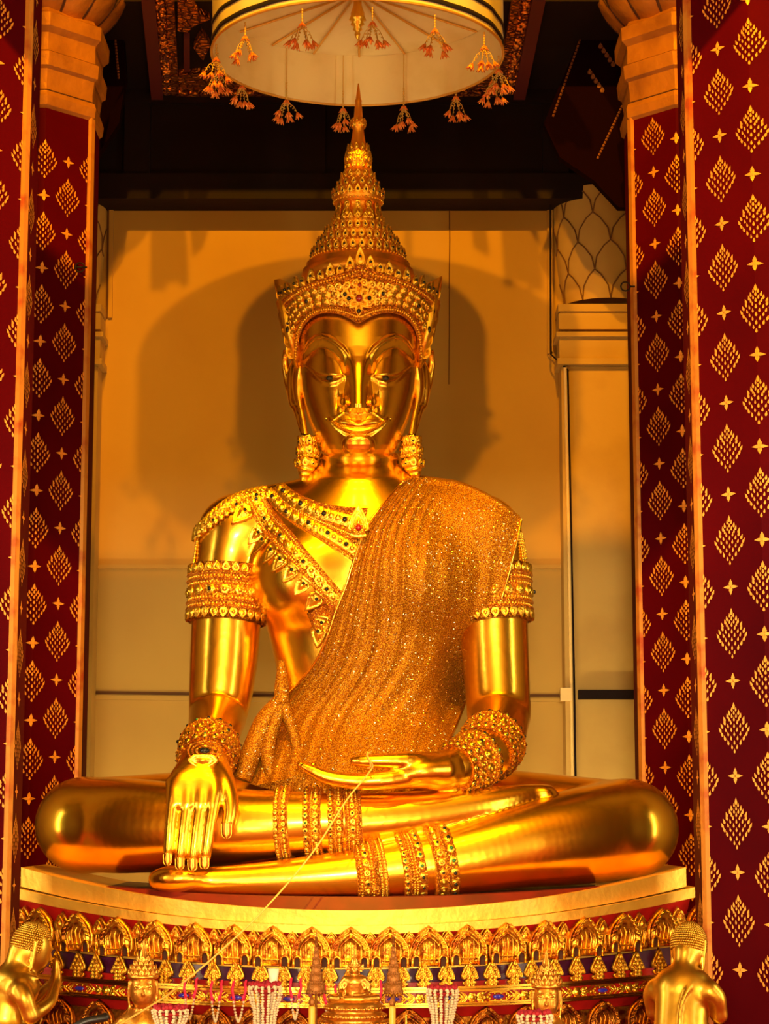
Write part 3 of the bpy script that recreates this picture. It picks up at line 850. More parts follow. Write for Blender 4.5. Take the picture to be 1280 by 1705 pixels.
# ---- head: one skin from the chin up under the crown, face carved into it
XM = 596.5
wt = np.array([(772, 34), (766, 46), (762, 53), (759, 58), (755, 61), (748, 64.5), (740, 68), (720, 76), (700, 83.5), (680, 89.5), (650, 96), (620, 99), (590, 100.5), (560, 101.5), (530, 101), (500, 99), (470, 93), (440, 82)], float)
dt_ = np.array([(772, 36), (766, 62), (762, 76), (759, 86), (755, 92), (748, 97), (740, 100), (720, 104), (700, 107), (680, 109), (650, 110), (620, 109), (590, 109), (560, 108), (530, 105), (500, 99), (470, 90), (440, 76)], float)
def ev(tab, y): return np.interp(-y, -tab[:, 0], tab[:, 1])
def sm(e0, e1, x): t = np.clip((x-e0)/(e1-e0), 0, 1); return t*t*(3-2*t)
brow = np.array([(10, 606), (14, 596), (24, 582), (39, 569), (50, 563.5), (61, 561), (73, 564.5), (84, 574), (94, 592)], float)
lidt = np.array([(22, 628), (25, 619), (29, 603), (41, 588), (56, 580), (66, 580), (76, 586), (90, 601)], float)
slit = np.array([(22, 625), (26, 624.5), (36, 626), (49, 626), (60, 625), (70, 621.5), (76, 617), (88, 609)], float)
lidb = np.array([(22, 625), (26, 625.5), (34, 631.5), (48, 635), (60, 632.5), (70, 625), (76, 618.5), (88, 609.5)], float)
lipU = np.array([(0, 705), (6, 702.5), (14, 699), (22, 698.5), (34, 700.5), (48, 697)], float)
lipM = np.array([(0, 712), (10, 711), (20, 709), (35, 706), (50, 697)], float)
lipB = np.array([(0, 723.5), (12, 722), (24, 717), (36, 709.5), (50, 697.5)], float)
def cs(t): t = np.clip(t, 0, 1); return t*t*(3-2*t)
def knots(y, ks):
    """piecewise smooth height through (y array, h) knots, y increasing"""
    out = np.zeros_like(y)
    for (ya, ha), (yb, hb) in zip(ks[:-1], ks[1:]):
        m = (y >= ya) & (y < yb)
        out = np.where(m, ha+(hb-ha)*cs((y-ya)/np.maximum(yb-ya, .2)), out)
    return out
def face(px, py):
    ax = np.abs(px-XM); x = px-XM
    f = np.zeros_like(px)
    # eyes
    I = lambda t: np.interp(ax, t[:, 0], t[:, 1])
    yb, yl, ys, yw = I(brow), I(lidt), I(slit), I(lidb)
    yl = np.minimum(np.maximum(yl, yb+7), ys-2); yw = np.maximum(yw, ys+.4)
    e = knots(py, [(yb-9, 0.), (yb-1.2, 3.4), (yb+1.0, 2.8), (yb+2.6, -.5), (yl-1.4, -6.5), (yl+.6, -4.6)])
    lidm = (py >= yl+.6) & (py < ys-1)
    tl = np.clip((py-yl-.6)/np.maximum(ys-1.6-yl, 1), 0, 1)
    e = np.where(lidm, -4.6+7.2*tl**.8+3.0*np.clip(1-((ax-54)/36)**2, 0, 1)*np.minimum(1, tl*4)*np.minimum(1, (1-tl)*6+.55), e)
    e2 = knots(py, [(ys-1, 3.4), (ys+.7, -2.2), (yw-.6, -1.6), (yw+1.2, 3.0), (yw+11, 0.0)])
    e = np.where(py >= ys-1, e2, e)
    win = sm(11, 24, ax)*(1-sm(88, 97, ax))
    f += e*win
    # inner end of the brow runs down the side of the nose
    # nose
    hw = np.interp(py, [585, 600, 640, 668, 682], [12, 12, 14, 18, 20])
    nh = np.interp(py, [575, 592, 610, 640, 660, 672, 679, 684, 688], [0, 3, 8, 18, 26, 31, 28, 12, 0])
    prof = np.clip(1-(ax/(hw+7.5))**2.2, 0, 1)**1.25
    f += nh*prof
    wing = np.sqrt(((ax-25)/9.5)**2+((py-668)/12.5)**2)
    f += 12*(1-sm(.35, 1.05, wing))
    f -= 3.5*np.exp(-((ax-35.5)/2.4)**2-((py-668)/13)**2)
    f -= 6*np.exp(-((ax-22)/5)**2-((py-683)/3.2)**2)
    f -= 3*np.exp(-((ax-17.5)/2.2)**2-((py-668)/10)**2)
    # mouth
    mb_ = 7*np.exp(-(ax/62)**2-((py-708)/24)**2)
    f += mb_
    yu, ym, yv = I(lipU), I(lipM), I(lipB)
    l = knots(py, [(yu-7, 0.), (yu-1.2, 1.0), (yu+.6, 3.4), (yu+(ym-yu)*.5, 4.0), (ym-.9, 2.6), (ym+.3, -.6), (ym+2.2, 3.2), (ym+(yv-ym)*.55, 5.2), (yv-1, 3.0), (yv+1.5, -1.6), (yv+9, 0.)])
    f += l*(1-sm(42, 51, ax))
    f -= 2.6*np.exp(-((ax-51)/3.5)**2-((py-697)/4)**2)
    # groove below the nose, folds from the nose to the lip corners
    f -= 1.8*np.exp(-(ax/5)**2)*sm(688, 691, py)*(1-sm(699, 704, py))
    for k in range(1):
        dd = (ax-(22+(py-684)*1.35))/1.414
        f += 1.3*np.exp(-(dd/2.0)**2)*sm(683, 688, py)*(1-sm(698, 704, py))
    # chin ball
    q = (np.abs(x/27.5)**2.6+np.abs((py-741)/17.5)**2.6)**(1/2.6)
    f += 7*(1-sm(.74, 1.04, q))
    # cheeks
    f += 3.0*np.exp(-((ax-52)/26)**2-((py-690)/32)**2)
    return f
def build_head():
    ys = np.concatenate([np.linspace(772, 758, 8)[:-1], np.arange(758, 536, -.72), np.linspace(536, 440, 30)])
    tf = np.linspace(-pi/2, pi/2, 361)
    tf = np.concatenate([tf, np.linspace(pi/2, 3*pi/2, 41)[1:-1]])
    T, Yp = np.meshgrid(tf, ys)
    wv, dv = ev(wt, Yp), ev(dt_, Yp)
    wv = wv
    c, s_ = np.cos(T), np.sin(T)
    ex = .90
    px = XM + wv*np.sign(s_)*np.abs(s_)**1.0
    front = c > 0
    fade = np.clip(c*3.0, 0, 1)
    F_ = np.where(front, face(px, Yp)*fade, 0)
    # the jaw line tucks back towards the ears
    dep = np.where(front, dv*np.abs(c)**.84+F_, -105*np.minimum(1, wv/70)*np.abs(c))
    s0 = S(620, 0)
    YY = .03-dep*s0
    G = PV(px, Yp, YY)
    return G
HG = build_head()
nr, nc = HG.shape[:2]
HV = HG.reshape(-1, 3)
ii, jj = np.meshgrid(np.arange(nr-1), np.arange(nc), indexing='ij')
HQ = np.stack([ii*nc+jj, ii*nc+(jj+1) % nc, (ii+1)*nc+(jj+1) % nc, (ii+1)*nc+jj], -1).reshape(-1, 4)
# ears
ears = []
for sx in (-1, 1):
    F = Field(P(598+sx*100-60, 735, .2)-np.array([0, .35, 0]), P(598+sx*100+60, 575, .2)+np.array([0, .25, 0]), .008)
    X = lambda d: 596.5+sx*d
    # outer rim, pointed tip, long lobe
    chain_px(F, [(X(96), 612, -.06, 5), (X(110), 596, .0, 5), (X(123), 585, .08, 2.5)], .01, 8)
    chain_px(F, [(X(123), 586, .08, 3), (X(121), 610, .14, 7), (X(114), 645, .15, 8), (X(106), 672, .10, 8), (X(99), 690, .02, 7), (X(94), 712, -.02, 6), (X(88), 728, -.04, 6)], .012, 18)
    chain_px(F, [(X(97), 612, -.08, 5), (X(101), 640, -.04, 5), (X(98), 670, -.03, 5), (X(93), 695, -.04, 5), (X(88), 726, -.05, 5)], .012, 12)
    F.ell(P(X(106), 640, .09), (rp(13, 640, 0), .05, rp(44, 640, 0)), .02)
    F.ell(P(X(94), 640, .10), (rp(14, 640, 0), .16, rp(46, 640, 0)), .02)
    ears.append(F.nets(2))
def join(parts):
    V = []; Q = []; n = 0
    for v, q in parts: V.append(v); Q.append(q+n); n += len(v)
    return np.concatenate(V), np.concatenate(Q)
V_, Q_ = join([(BVv, BQ), HR, HL, (HV, HQ)]+ears)
bd = link('body', quad_mesh('body', V_, Q_, [M['gold']]), statue)

# finger nails
def nail(px, py, Y, w_, h, dy):
    mb = MB(); c = P(px, py, Y); W_ = rp(w_, py, Y); H = rp(h, py, Y)
    G = []
    for v in np.linspace(-1, 1, 9):
        ww = W_*(1 if v > -.4 else math.sqrt(max(0, 1-((v+.4)/.62)**2)))
        G.append([(c[0]+u*ww, c[1]-.012*(1-u*u)+dy*v, c[2]+v*H) for u in np.linspace(-1, 1, 9)])
    mb.grid(np.array(G))
    e = [G[i][0] for i in range(9)]+[G[8][i] for i in range(9)]+[G[i][8] for i in range(8, -1, -1)]
    mb.tube(e, .0045, 5)
    return mb.build('finger_nail', M['gold_bright'], statue)
for (x, y, w_) in ((278.5, 1431, 6.6), (299, 1438, 7.2), (320, 1440, 7.6), (340, 1437, 7.6)): nail(x, y, -1.150, w_, 10, -.004)
nail(377, 1383, -1.138, 8.5, 13, -.006)
# eyes: dark pupils set in the lid slits
for sx, ex in ((-1, 548.5), (1, 642)):
    mb = MB()
    th = math.asin((ex-XM)/99.); Yf = .03-(109*abs(math.cos(th))**.84+0.5)*S(620, 0)
    c = P(ex, 629.6, Yf); r = rp(5.8, 630, Yf)
    mb.bead(c, r, 0, 12, 8, sc=(1, .45, .78))
    o = mb.build('pupil', M['gem_dark'], statue); o['label'] = 'black inlaid pupil'
# ------------------------------------------------------------------ crown
CROWN_Y = .02
crown = empty('crown', (0, 0, 0)); crown.parent = statue; crown.location = -statue.location
crown['label'] = 'tall tiered spired crown with a leaf-edged tiara'
s0 = S(420, CROWN_Y)
def zc_at(py): return P(594, py, CROWN_Y)[2]
CXW = P(596, 420, CROWN_Y)[0]
# the spire: turned tiers
prof_px = [(470, 96), (452, 92), (449, 84), (441, 86), (438, 80), (433, 78), (430, 70), (420, 69), (417, 72), (413, 66), (409, 64), (406, 57), (398, 56), (395, 58), (392, 54), (388, 50), (385, 44), (378, 43), (375, 45), (371, 39),
           (366, 35), (352, 31), (346, 31), (342, 34), (338, 40), (332, 42), (326, 41), (320, 38), (316, 34), (310, 33), (306, 30), (302, 30), (299, 27), (296, 28), (291, 27), (287, 24), (283, 20), (277, 19), (272, 21), (265, 20.5), (259, 19), (252, 17), (246, 14.5),
           (240, 13), (226, 10.5), (214, 9), (211, 11.5), (207, 13), (203, 12), (199, 9), (196, 7.5), (182, 6.5), (171, 5), (168, 6), (165, 4.5), (150, 2.6), (139, .8)]
mb = MB(); mb.lathe([(r*s0, zc_at(py)) for py, r in prof_px], (CXW, CROWN_Y, 0), 48, 2)
# relief of small leaves and beads on every tier
def ring_leaves(mb, py, r, n, w, h, t=.012, tilt=.0, mi=0, off=0, gem=None, shape=None, half=True):
    z = zc_at(py)
    for k in range(n):
        a = 2*pi*(k+off)/n
        d = np.array([math.cos(a), math.sin(a), 0]); R = np.array([math.sin(a), -math.cos(a), 0])*-1
        U = unit(Z3*math.cos(tilt)+d*math.sin(tilt)); N = unit(d*math.cos(tilt)-Z3*math.sin(tilt))
        o = np.array([CXW, CROWN_Y, z])+d*r*s0
        mb.leaf(o, R, U, N, w*s0, h*s0, t, mi, shape=shape or LEAF)
        if gem is not None: mb.bead(o+U*h*s0*.38+N*t, w*s0*.20, gem, 6, 4)
def ring_beads(mb, py, r, n, rad, mi=0):
    z = zc_at(py)
    for k in range(n):
        a = 2*pi*k/n; mb.bead((CXW+math.cos(a)*r*s0, CROWN_Y+math.sin(a)*r*s0, z), rad*s0, mi, 6, 4)
ring_leaves(mb, 432, 76, 34, 11, 17, gem=1); ring_beads(mb, 434, 79, 70, 2.2)
ring_leaves(mb, 412, 66, 32, 10, 15, gem=1, off=.5); ring_beads(mb, 414, 70, 64, 2)
ring_leaves(mb, 393, 54, 28, 9.5, 14, gem=1); ring_beads(mb, 395, 58, 56, 1.8)
ring_leaves(mb, 375, 42, 22, 9, 12, off=.5); ring_beads(mb, 377, 45, 40, 1.6)
for k in range(12):      # long petals of the waist
    a = 2*pi*k/12; d = np.array([math.cos(a), math.sin(a), 0]); R = np.array([-math.sin(a), math.cos(a), 0])
    mb.leaf(np.array([CXW, CROWN_Y, zc_at(372)])+d*38*s0, R, unit(Z3-d*.2), d, 17*s0, 26*s0, .02, 0)
    mb.leaf(np.array([CXW, CROWN_Y, zc_at(343)])+d*35*s0, R, -Z3, d, 11*s0, 16*s0, .012, 0)
ring_beads(mb, 338, 41, 40, 2.0); ring_leaves(mb, 333, 40, 20, 10, 17, tilt=.15, gem=1); ring_leaves(mb, 316, 34, 16, 9, 13, gem=1, off=.5)
ring_beads(mb, 319, 38, 36, 1.6); ring_beads(mb, 328, 43, 40, 1.8)
ring_leaves(mb, 300, 27, 14, 9, 12, off=.5); ring_beads(mb, 302, 30, 30, 1.4); ring_leaves(mb, 283, 20, 10, 9, 11)
ring_leaves(mb, 273, 20, 14, 9, 12, tilt=.1); ring_leaves(mb, 264, 20, 14, 9, 12, tilt=-.12, off=.5); ring_leaves(mb, 254, 17, 11, 8, 14, tilt=-.1)
ring_leaves(mb, 213, 10, 9, 7, 9, .008, tilt=.25); ring_leaves(mb, 205, 12, 9, 7, 8, .008, tilt=-.3, off=.5)
mb.build('spire', [M['ornament'], M['gem_dark'], M['spire']], crown)

# tiara: a broad band round the brow with a heart-shaped lower edge, rising to a peak in front
low_px = [(-101, 612), (-100, 585), (-97, 560), (-88, 540), (-72, 526), (-52, 521), (-34, 523), (-16, 530), (0, 538), (16, 530), (34, 523), (52, 521), (72, 526), (88, 540), (97, 560), (100, 585), (101, 612)]
top_px = [(-128, 500), (-125, 496), (-118, 492), (-108, 486), (-92, 476), (-70, 467), (-46, 459), (-22, 452), (3, 440), (28, 450), (50, 457), (72, 465), (94, 474), (110, 484), (120, 490), (127, 494), (130, 498)]
NT = 97
lowc = interp_poly(low_px, NT); topc = interp_poly(top_px, NT)
def tia(u, v, off=0.0):
    """u 0..1 round the front from ear to ear, v 0..1 from the lower to the upper edge"""
    i = u*(NT-1)
    lo_ = np.array([np.interp(i, np.arange(NT), lowc[:, k]) for k in (0, 1)]); hi_ = np.array([np.interp(i, np.arange(NT), topc[:, k]) for k in (0, 1)])
    p = lo_*(1-v)+hi_*v
    hwid = 104+26*v
    q = np.clip(p[0]/hwid, -1, 1)
    dd = (116+20*v)*math.sqrt(max(0, 1-q*q)) + off/s0
    return P(XM+p[0]*(1+off*.3), p[1], .03-dd*s0)
mb = MB()
us = np.linspace(0, 1, NT)
prof_v = [(0, .0), (.015, .035), (.07, .035), (.085, .02), (.13, .02), (.15, .03), (.19, .03), (.2, .012), (.80, .012), (.81, .03), (.86, .03), (.88, .018), (.92, .018), (.935, .04), (.99, .045), (1.0, .02), (1.0, -.03)]
G = np.array([[tia(u, v, o_) for v, o_ in prof_v] for u in us]); mb.grid(G, 3)
for row, n, r in ((.108, 84, .0105), (.90, 80, .011)):
    for k in range(n): mb.bead(tia((k+.5)/n, row, .03), r, 0)
def tframe(u, v):
    c = tia(u, v, .012); R = unit(tia(min(u+.01, 1), v, .012)-tia(max(u-.01, 0), v, .012)); U0 = unit(tia(u, min(v+.03, 1), .012)-tia(u, max(v-.03, 0), .012))
    N = unit(np.cross(R, U0)); return c, R, U0, (N if N[1] < 0 else -N)
for row, n, r in ((.33, 26, .034), (.52, 22, .042), (.70, 26, .034)):
    for k in range(n):
        u = (k+.5)/n
        c, R, U0, N = tframe(u, row)
        mb.rosette(c, R, U0, N, r*(.8 if abs(u-.5) > .3 else 1), .022, 0, 6, gem=1 if (k % 4 == 1 and row == .52) else None)
for k in range(36):
    u = (k+.5)/36; c, R, U0, N = tframe(u, .43+.18*(k % 2)); mb.leaf(c, R, U0*(1 if k % 2 else -1), N, .03, .05, .018)
# centre diamond
c, R, U0, N = tframe(.5, .42)
for a in range(8):
    d = R*math.cos(a*pi/4)+U0*math.sin(a*pi/4); e = R*-math.sin(a*pi/4)+U0*math.cos(a*pi/4)
    mb.leaf(c+d*.02, e, d, N, .055, .11 if a % 2 == 0 else .075, .03)
for dx, dz, m_ in ((-.07, 0, 1), (.07, 0, 1), (0, .09, 2), (0, -.085, 1)): mb.bead(c+R*dx+U0*dz+N*.035, .016, m_)
mb.bead(c+N*.04, .028, 2)
tiara = mb.build('tiara', [M['ornament'], M['gem_dark'], M['gem_red'], M['filigree_fine']], crown); tiara['label'] = 'broad chased tiara band with heart-shaped lower edge'
# big flame leaves standing along the tiara's edge
N_L = 23
for k in range(N_L):
    u = .055+.89*k/(N_L-1)
    c = tia(u, 1.0, .0); R = unit(tia(min(u+.01, 1), 1, 0)-tia(max(u-.01, 0), 1, 0)); R = unit(R*np.array([1, 1, .3]))
    N = unit(np.cross(R, Z3)); N = N if N[1] < 0 else -N
    q = abs(u-.5)
    h = (26 if k % 2 == 0 else 19)
    if k == N_L//2: h = 36
    mb = MB(); mb.leaf(c-Z3*.02, R, unit(Z3+N*.05), N, (16 if k % 2 == 0 else 12)*s0*(1.25 if k == N_L//2 else 1)*(1 if q < .33 else .75), h*s0, .028, shape=FLAME if k % 2 == 0 else LEAF)
    mb.bead(c+Z3*h*s0*.3+N*.03, .012, 1)
    mb.build('crown_leaf', [M['ornament'], M['gem_dark']], crown)
# wings beside the ears
for sx in (-1, 1):
    mb = MB()
    pts = [(99, 480), (118, 476), (129, 470), (139, 465 if sx > 0 else 472), (138, 482), (135, 494), (133, 505), (136, 509), (131, 524), (133, 530), (127, 546), (128, 552), (121, 570), (121, 576), (114, 592), (108, 606), (101, 616), (98, 590)]
    poly = [P(XM+sx*a, b, .0) for a, b in pts]
    n = len(poly)
    v = [p+np.array([0, -.10, 0]) for p in poly]+[p+np.array([0, .10, 0]) for p in poly]
    cen = np.mean(poly, 0)+np.array([0, -.16, 0])
    v.append(cen)
    mb.add(v, [(i, (i+1) % n, 2*n) for i in range(n)]+[(i, i+n, (i+1) % n+n, (i+1) % n) for i in range(n)]+[tuple(range(n, 2*n))])
    for k in range(6):
        t = k/5; a = P(XM+sx*(110+16*(1-t)), 600-t*0-95*(1-t), -.05)
        mb.leaf(a+np.array([0, -.03, 0]), X3, unit(Z3+X3*sx*.45), -Y3, .055, .10, .03)
    for a, b in ((126, 488), (125, 518), (118, 548)): mb.bead(P(XM+sx*a, b, -.14), .017, 1, sc=(.7, .6, 1.6))
    o = mb.build('crown_wing', [M['ornament'], M['gem_dark']], crown)
# earrings
for sx in (-1, 1):
    mb = MB(); x0 = XM+sx*(84 if sx < 0 else 88)
    pr = [(726, 9), (730, 14), (738, 15), (741, 12), (744, 16), (756, 17), (760, 14), (764, 17), (776, 16), (784, 13), (792, 8), (800, 2)]
    for (a, ra), (b, rb) in zip(pr[:-1], pr[1:]):
        ca = P(x0+sx*max(0, (a-765))*.28, a, -.06); cb = P(x0+sx*max(0, (b-765))*.28, b, -.06)
        mb.tube([ca, cb], [ra*s0, rb*s0], 14)
    for (py, r, n) in ((741, 15, 16), (760, 16, 16), (730, 13, 14)):
        c = P(x0, py, -.06)
        for k in range(n): a = 2*pi*k/n; mb.bead(c+np.array([math.cos(a), math.sin(a), 0])*r*s0, .010)
    for (py, r, n, h) in ((741, 13, 9, 15), (758, 16, 9, 14), (778, 15, 8, 14)):
        c = P(x0+sx*max(0, (py-765))*.28, py, -.06)
        for k in range(n):
            a = 2*pi*k/n; d = np.array([math.cos(a), math.sin(a), 0]); R = np.array([-d[1], d[0], 0])
            mb.leaf(c+d*r*s0, R, unit(Z3+d*.12), d, .045, h*s0, .014); 
            if k % 2: mb.bead(c+d*(r*s0+.012)+Z3*.02, .009, 1)
    mb.build('earring', [M['ornament'], M['gem_dark']], statue)

# ------------------------------------------------------------------ bands round arms, wrists and shins
def limb_at(q, t):
    i = t*(len(q)-1); return np.array([np.interp(i, np.arange(len(q)), q[:, k]) for k in range(4)])
def limb_t(q, px=None, py=None):
    X_, Y_ = PX(q[:, :3]); i = np.argmin(abs((X_ if px is not None else Y_)-(px if px is not None else py))); return i/(len(q)-1)
def limb_band(q, t0, t1, rows, n=72, lean=None, gems=True, thick=.014):
    """rows: list of (v0, v1, kind) across the band, kind in ridge/beads/rosettes/leaves_up/leaves_down/gems"""
    a, b = limb_at(q, t0), limb_at(q, t1)
    ax = unit(b[:3]-a[:3])
    ref = np.array([0, -1.0, 0]) if abs(ax[1]) < .8 else np.array([0, 0, -1.0])
    e1 = unit(ref-ax*np.dot(ref, ax)); e2 = np.cross(ax, e1)
    if lean is not None: pass
    mb = MB()
    def pt(v, ang, off):
        L = a+(b-a)*v
        sh = lean*math.cos(ang-lean_dir)*0 if lean else 0
        return L[:3]+(e1*math.cos(ang)+e2*math.sin(ang))*(L[3]*1.01+off)
    angs = np.linspace(0, 2*pi, n, endpoint=False)
    prof = [(0, .0), (0.0, thick)]
    for v0, v1, kind in rows:
        if kind == 'ridge': prof += [(v0, thick), (v0+.01, thick+.018), (v1-.01, thick+.018), (v1, thick)]
        else: prof += [(v0, thick), (v1, thick)]
    prof += [(1, thick), (1, 0)]
    G = np.array([[pt(v, A, o_) for v, o_ in prof] for A in angs]); mb.grid(G, 3, cu=True)
    W_ = np.linalg.norm(b[:3]-a[:3]); rr = (a[3]+b[3])/2
    for v0, v1, kind in rows:
        vm = (v0+v1)/2; wd = (v1-v0)*W_
        if kind == 'beads':
            m = int(2*pi*rr/(wd*1.05))
            for k in range(m): mb.bead(pt(vm, 2*pi*k/m, thick), wd*.46, 0)
        elif kind == 'gems':
            m = int(2*pi*rr/(wd*1.25))
            for k in range(m):
                A = 2*pi*k/m; d = e1*math.cos(A)+e2*math.sin(A); R = np.cross(ax, d)
                mb.rosette(pt(vm, A, thick), R, ax, d, wd*.62, .012, 0, 5); mb.bead(pt(vm, A, thick+.010), wd*.24, 1 if k % 9 else 2)
        elif kind in ('leaves_up', 'leaves_down'):
            m = int(2*pi*rr/(wd*.82))
            for k in range(m):
                A = 2*pi*k/m; d = e1*math.cos(A)+e2*math.sin(A); R = np.cross(ax, d)
                if kind == 'leaves_up': mb.leaf(pt(v0, A, thick), R, ax, d, wd*.85, wd, .016)
                else: mb.leaf(pt(v1, A, thick), R, -ax, d, wd*.85, wd, .016)
        elif kind == 'rosettes':
            m = int(2*pi*rr/(wd*1.15))
            for k in range(m):
                A = 2*pi*k/m; d = e1*math.cos(A)+e2*math.sin(A); R = np.cross(ax, d)
                mb.rosette(pt(vm, A, thick), R, ax, d, wd*.55, .02, 0, 6, gem=(1 if k % 4 == 1 else None))
    return mb
MATS_B = [M['ornament'], M['gem_dark'], M['gem_green'], M['filigree_fine']]
ARMROWS = [(-.02, .16, 'leaves_down'), (.17, .21, 'ridge'), (.22, .28, 'beads'), (.29, .33, 'ridge'), (.34, .40, 'beads'), (.41, .61, 'rosettes'), (.62, .68, 'beads'), (.69, .73, 'ridge'), (.74, .80, 'beads'), (.81, .85, 'ridge'), (.85, 1.04, 'leaves_up')]
for q, nm in ((arm_r, 'armlet'), (arm_l, 'armlet')):
    o = limb_band(q, limb_t(q, py=946), limb_t(q, py=1030), ARMROWS, thick=.026).build(nm, MATS_B, statue)
BR = [(-.02, .16, 'gems'), (.17, .21, 'ridge'), (.22, .32, 'beads'), (.33, .58, 'rosettes'), (.59, .64, 'ridge'), (.65, .80, 'rosettes'), (.81, .85, 'ridge'), (.86, 1.02, 'gems')]
mb = limb_band(fore_r, .60, .92, BR, thick=.02)
cc = P(341, 1250, -.98); rows_ = 0
for rr_, tt in ((.115, .0), (.085, .018), (.055, .036)):
    ang = np.linspace(0, 2*pi, 33); mb.tube([cc+np.array([math.cos(a)*rr_*.95, -tt+.02, math.sin(a)*rr_*.55]) for a in ang], .0075, 6, 3)
mb.bead(cc+np.array([0, -.03, 0]), .024, 1, 8, 6, sc=(1.5, .6, .8))
mb.leaf(P(338, 1258, -1.0), X3, -Z3, unit([0, -1, .3]), .20, .10, .03)
o = mb.build('bracelet', MATS_B, statue)
for t0, t1 in ((.30, .47), (.55, .80)):
    o = limb_band(fore_l, t0, t1, BR, thick=.02).build('bracelet', MATS_B, statue)
GB = [(0, .30, 'gems'), (.32, .40, 'ridge'), (.42, .52, 'beads'), (.54, .86, 'rosettes'), (.88, .98, 'ridge')]
GB2 = [(0, .10, 'ridge'), (.12, .26, 'beads'), (.28, .62, 'rosettes'), (.64, .78, 'beads'), (.80, .99, 'ridge')]
GB3 = [(0, .24, 'gems'), (.26, .34, 'ridge'), (.36, .48, 'beads'), (.50, .62, 'beads'), (.64, .98, 'gems')]
for px0, px1, rows in ((462, 486, GB), (512, 538, GB), (545, 572, GB), (572, 605, GB2)):
    limb_band(top, limb_t(top, px=px0), limb_t(top, px=px1), rows, 64, thick=.016).build('shin_band', MATS_B, statue)
for px0, px1, rows in ((586, 626, GB2), (626, 644, GB), (662, 694, GB3), (716, 750, [(0, .1, 'ridge'), (.12, .45, 'rosettes'), (.47, .6, 'ridge'), (.62, 1.0, 'gems')])):
    limb_band(low, limb_t(low, px=px0), limb_t(low, px=px1), rows, 64, thick=.016).build('shin_band', MATS_B, statue)

# ------------------------------------------------------------------ ornaments lying on the chest
def on_body(px, py, off=0.0, Ydef=-.1, bv=None):
    """point on the figure's front under a pixel of the photo"""
    o = Vector((CX, CY, CZ)); p = P(px, py, 0.0); d = (Vector(p.tolist())-o).normalized()
    h, n, i, dist = (bv or bvh_body).ray_cast(o, d)
    if h is None or h.y > .6: return P(px, py, Ydef), np.array([0, -1.0, 0])
    n = np.array(n); n = n if n[1] < 0 else -n
    return np.array(h)+n*off, n
def patch(mb, A, B, nu, prof, mi=3, thick=.012):
    """strip between the pixel curves A and B; prof = (v, extra height)"""
    A = interp_poly(A, nu); B = interp_poly(B, nu); G = []
    for i in range(nu):
        row = []
        for v, hgt in prof:
            q = A[i]*(1-v)+B[i]*v; p, n = on_body(q[0], q[1], thick+hgt); row.append(p)
        G.append(row)
    mb.grid(np.array(G), mi)
    def at(u, v, off=thick):
        i = u*(nu-1); k = np.arange(nu)
        a = np.array([np.interp(i, k, A[:, 0]), np.interp(i, k, A[:, 1])]); b = np.array([np.interp(i, k, B[:, 0]), np.interp(i, k, B[:, 1])])
        q = a*(1-v)+b*v; return on_body(q[0], q[1], off)
    def fr(u, v, off=thick):
        p, n = at(u, v, off); p2, _ = at(min(u+.02, 1), v, off); p1, _ = at(max(u-.02, 0), v, off); R = unit(p2-p1); R = unit(R-n*np.dot(R, n)); return p, R, np.cross(n, R), n
    return fr
pr = [(0, -.01), (0.0, .012), (.05, .016), (.06, 0), (.10, 0), (.11, .012), (.16, .012), (.17, 0), (.46, 0), (.47, .014), (.52, .014), (.53, .002), (.58, .002), (.59, .014), (.64, .014), (.65, 0), (.95, 0), (.96, .01), (1, .008), (1, -.02)]
mb = MB()
fr = patch(mb, [(476, 810), (500, 826), (540, 841), (575, 846), (612, 848)], [(438, 822), (468, 856), (510, 884), (548, 908), (586, 935)], 46, pr)
for v, n, r in ((.31, 13, .055), (.80, 15, .045)):
    for k in range(n):
        p, R, U0, nn = fr((k+.5)/n, v); mb.rosette(p, R, U0, nn, r, .028, 0, 6, gem=1 if k % 3 == 1 else None)
for v, n, r in ((.135, 44, .010), (.555, 50, .011), (.97, 60, .011)):
    for k in range(n): mb.bead(fr((k+.5)/n, v)[0], r)
for k in range(40):
    p, R, U0, nn = fr((k+.5)/40, .22+.18*(k % 2)); mb.leaf(p, R, U0*(1 if k % 2 else -1), nn, .03, .045, .02)
    p, R, U0, nn = fr((k+.5)/40, .70+.20*(k % 2)); mb.leaf(p, R, U0*(1 if k % 2 else -1), nn, .03, .04, .018)
mb.build('necklace', [M['ornament'], M['gem_dark'], M['gem_dark'], M['filigree_fine']], statue)
mb = MB(); p, n = on_body(597, 878, .05)
R = unit(np.cross(Z3, n)); R = R if R[0] > 0 else -R; U0 = np.cross(n, R)*1.0; U0 = U0 if U0[2] > 0 else -U0
mb.leaf(p-U0*.09, R, U0, n, .155, .25, .03, shape=FLAME); mb.leaf(p-U0*.05, R, U0, n, .09, .15, .05)
for k in range(8): a = k*pi/4; mb.bead(p+R*math.cos(a)*.035+U0*(math.sin(a)*.035-.03)+n*.045, .011)
mb.bead(p-U0*.03+n*.06, .026, 1)
mb.build('necklace_pendant', [M['ornament'], M['gem_red']], statue)
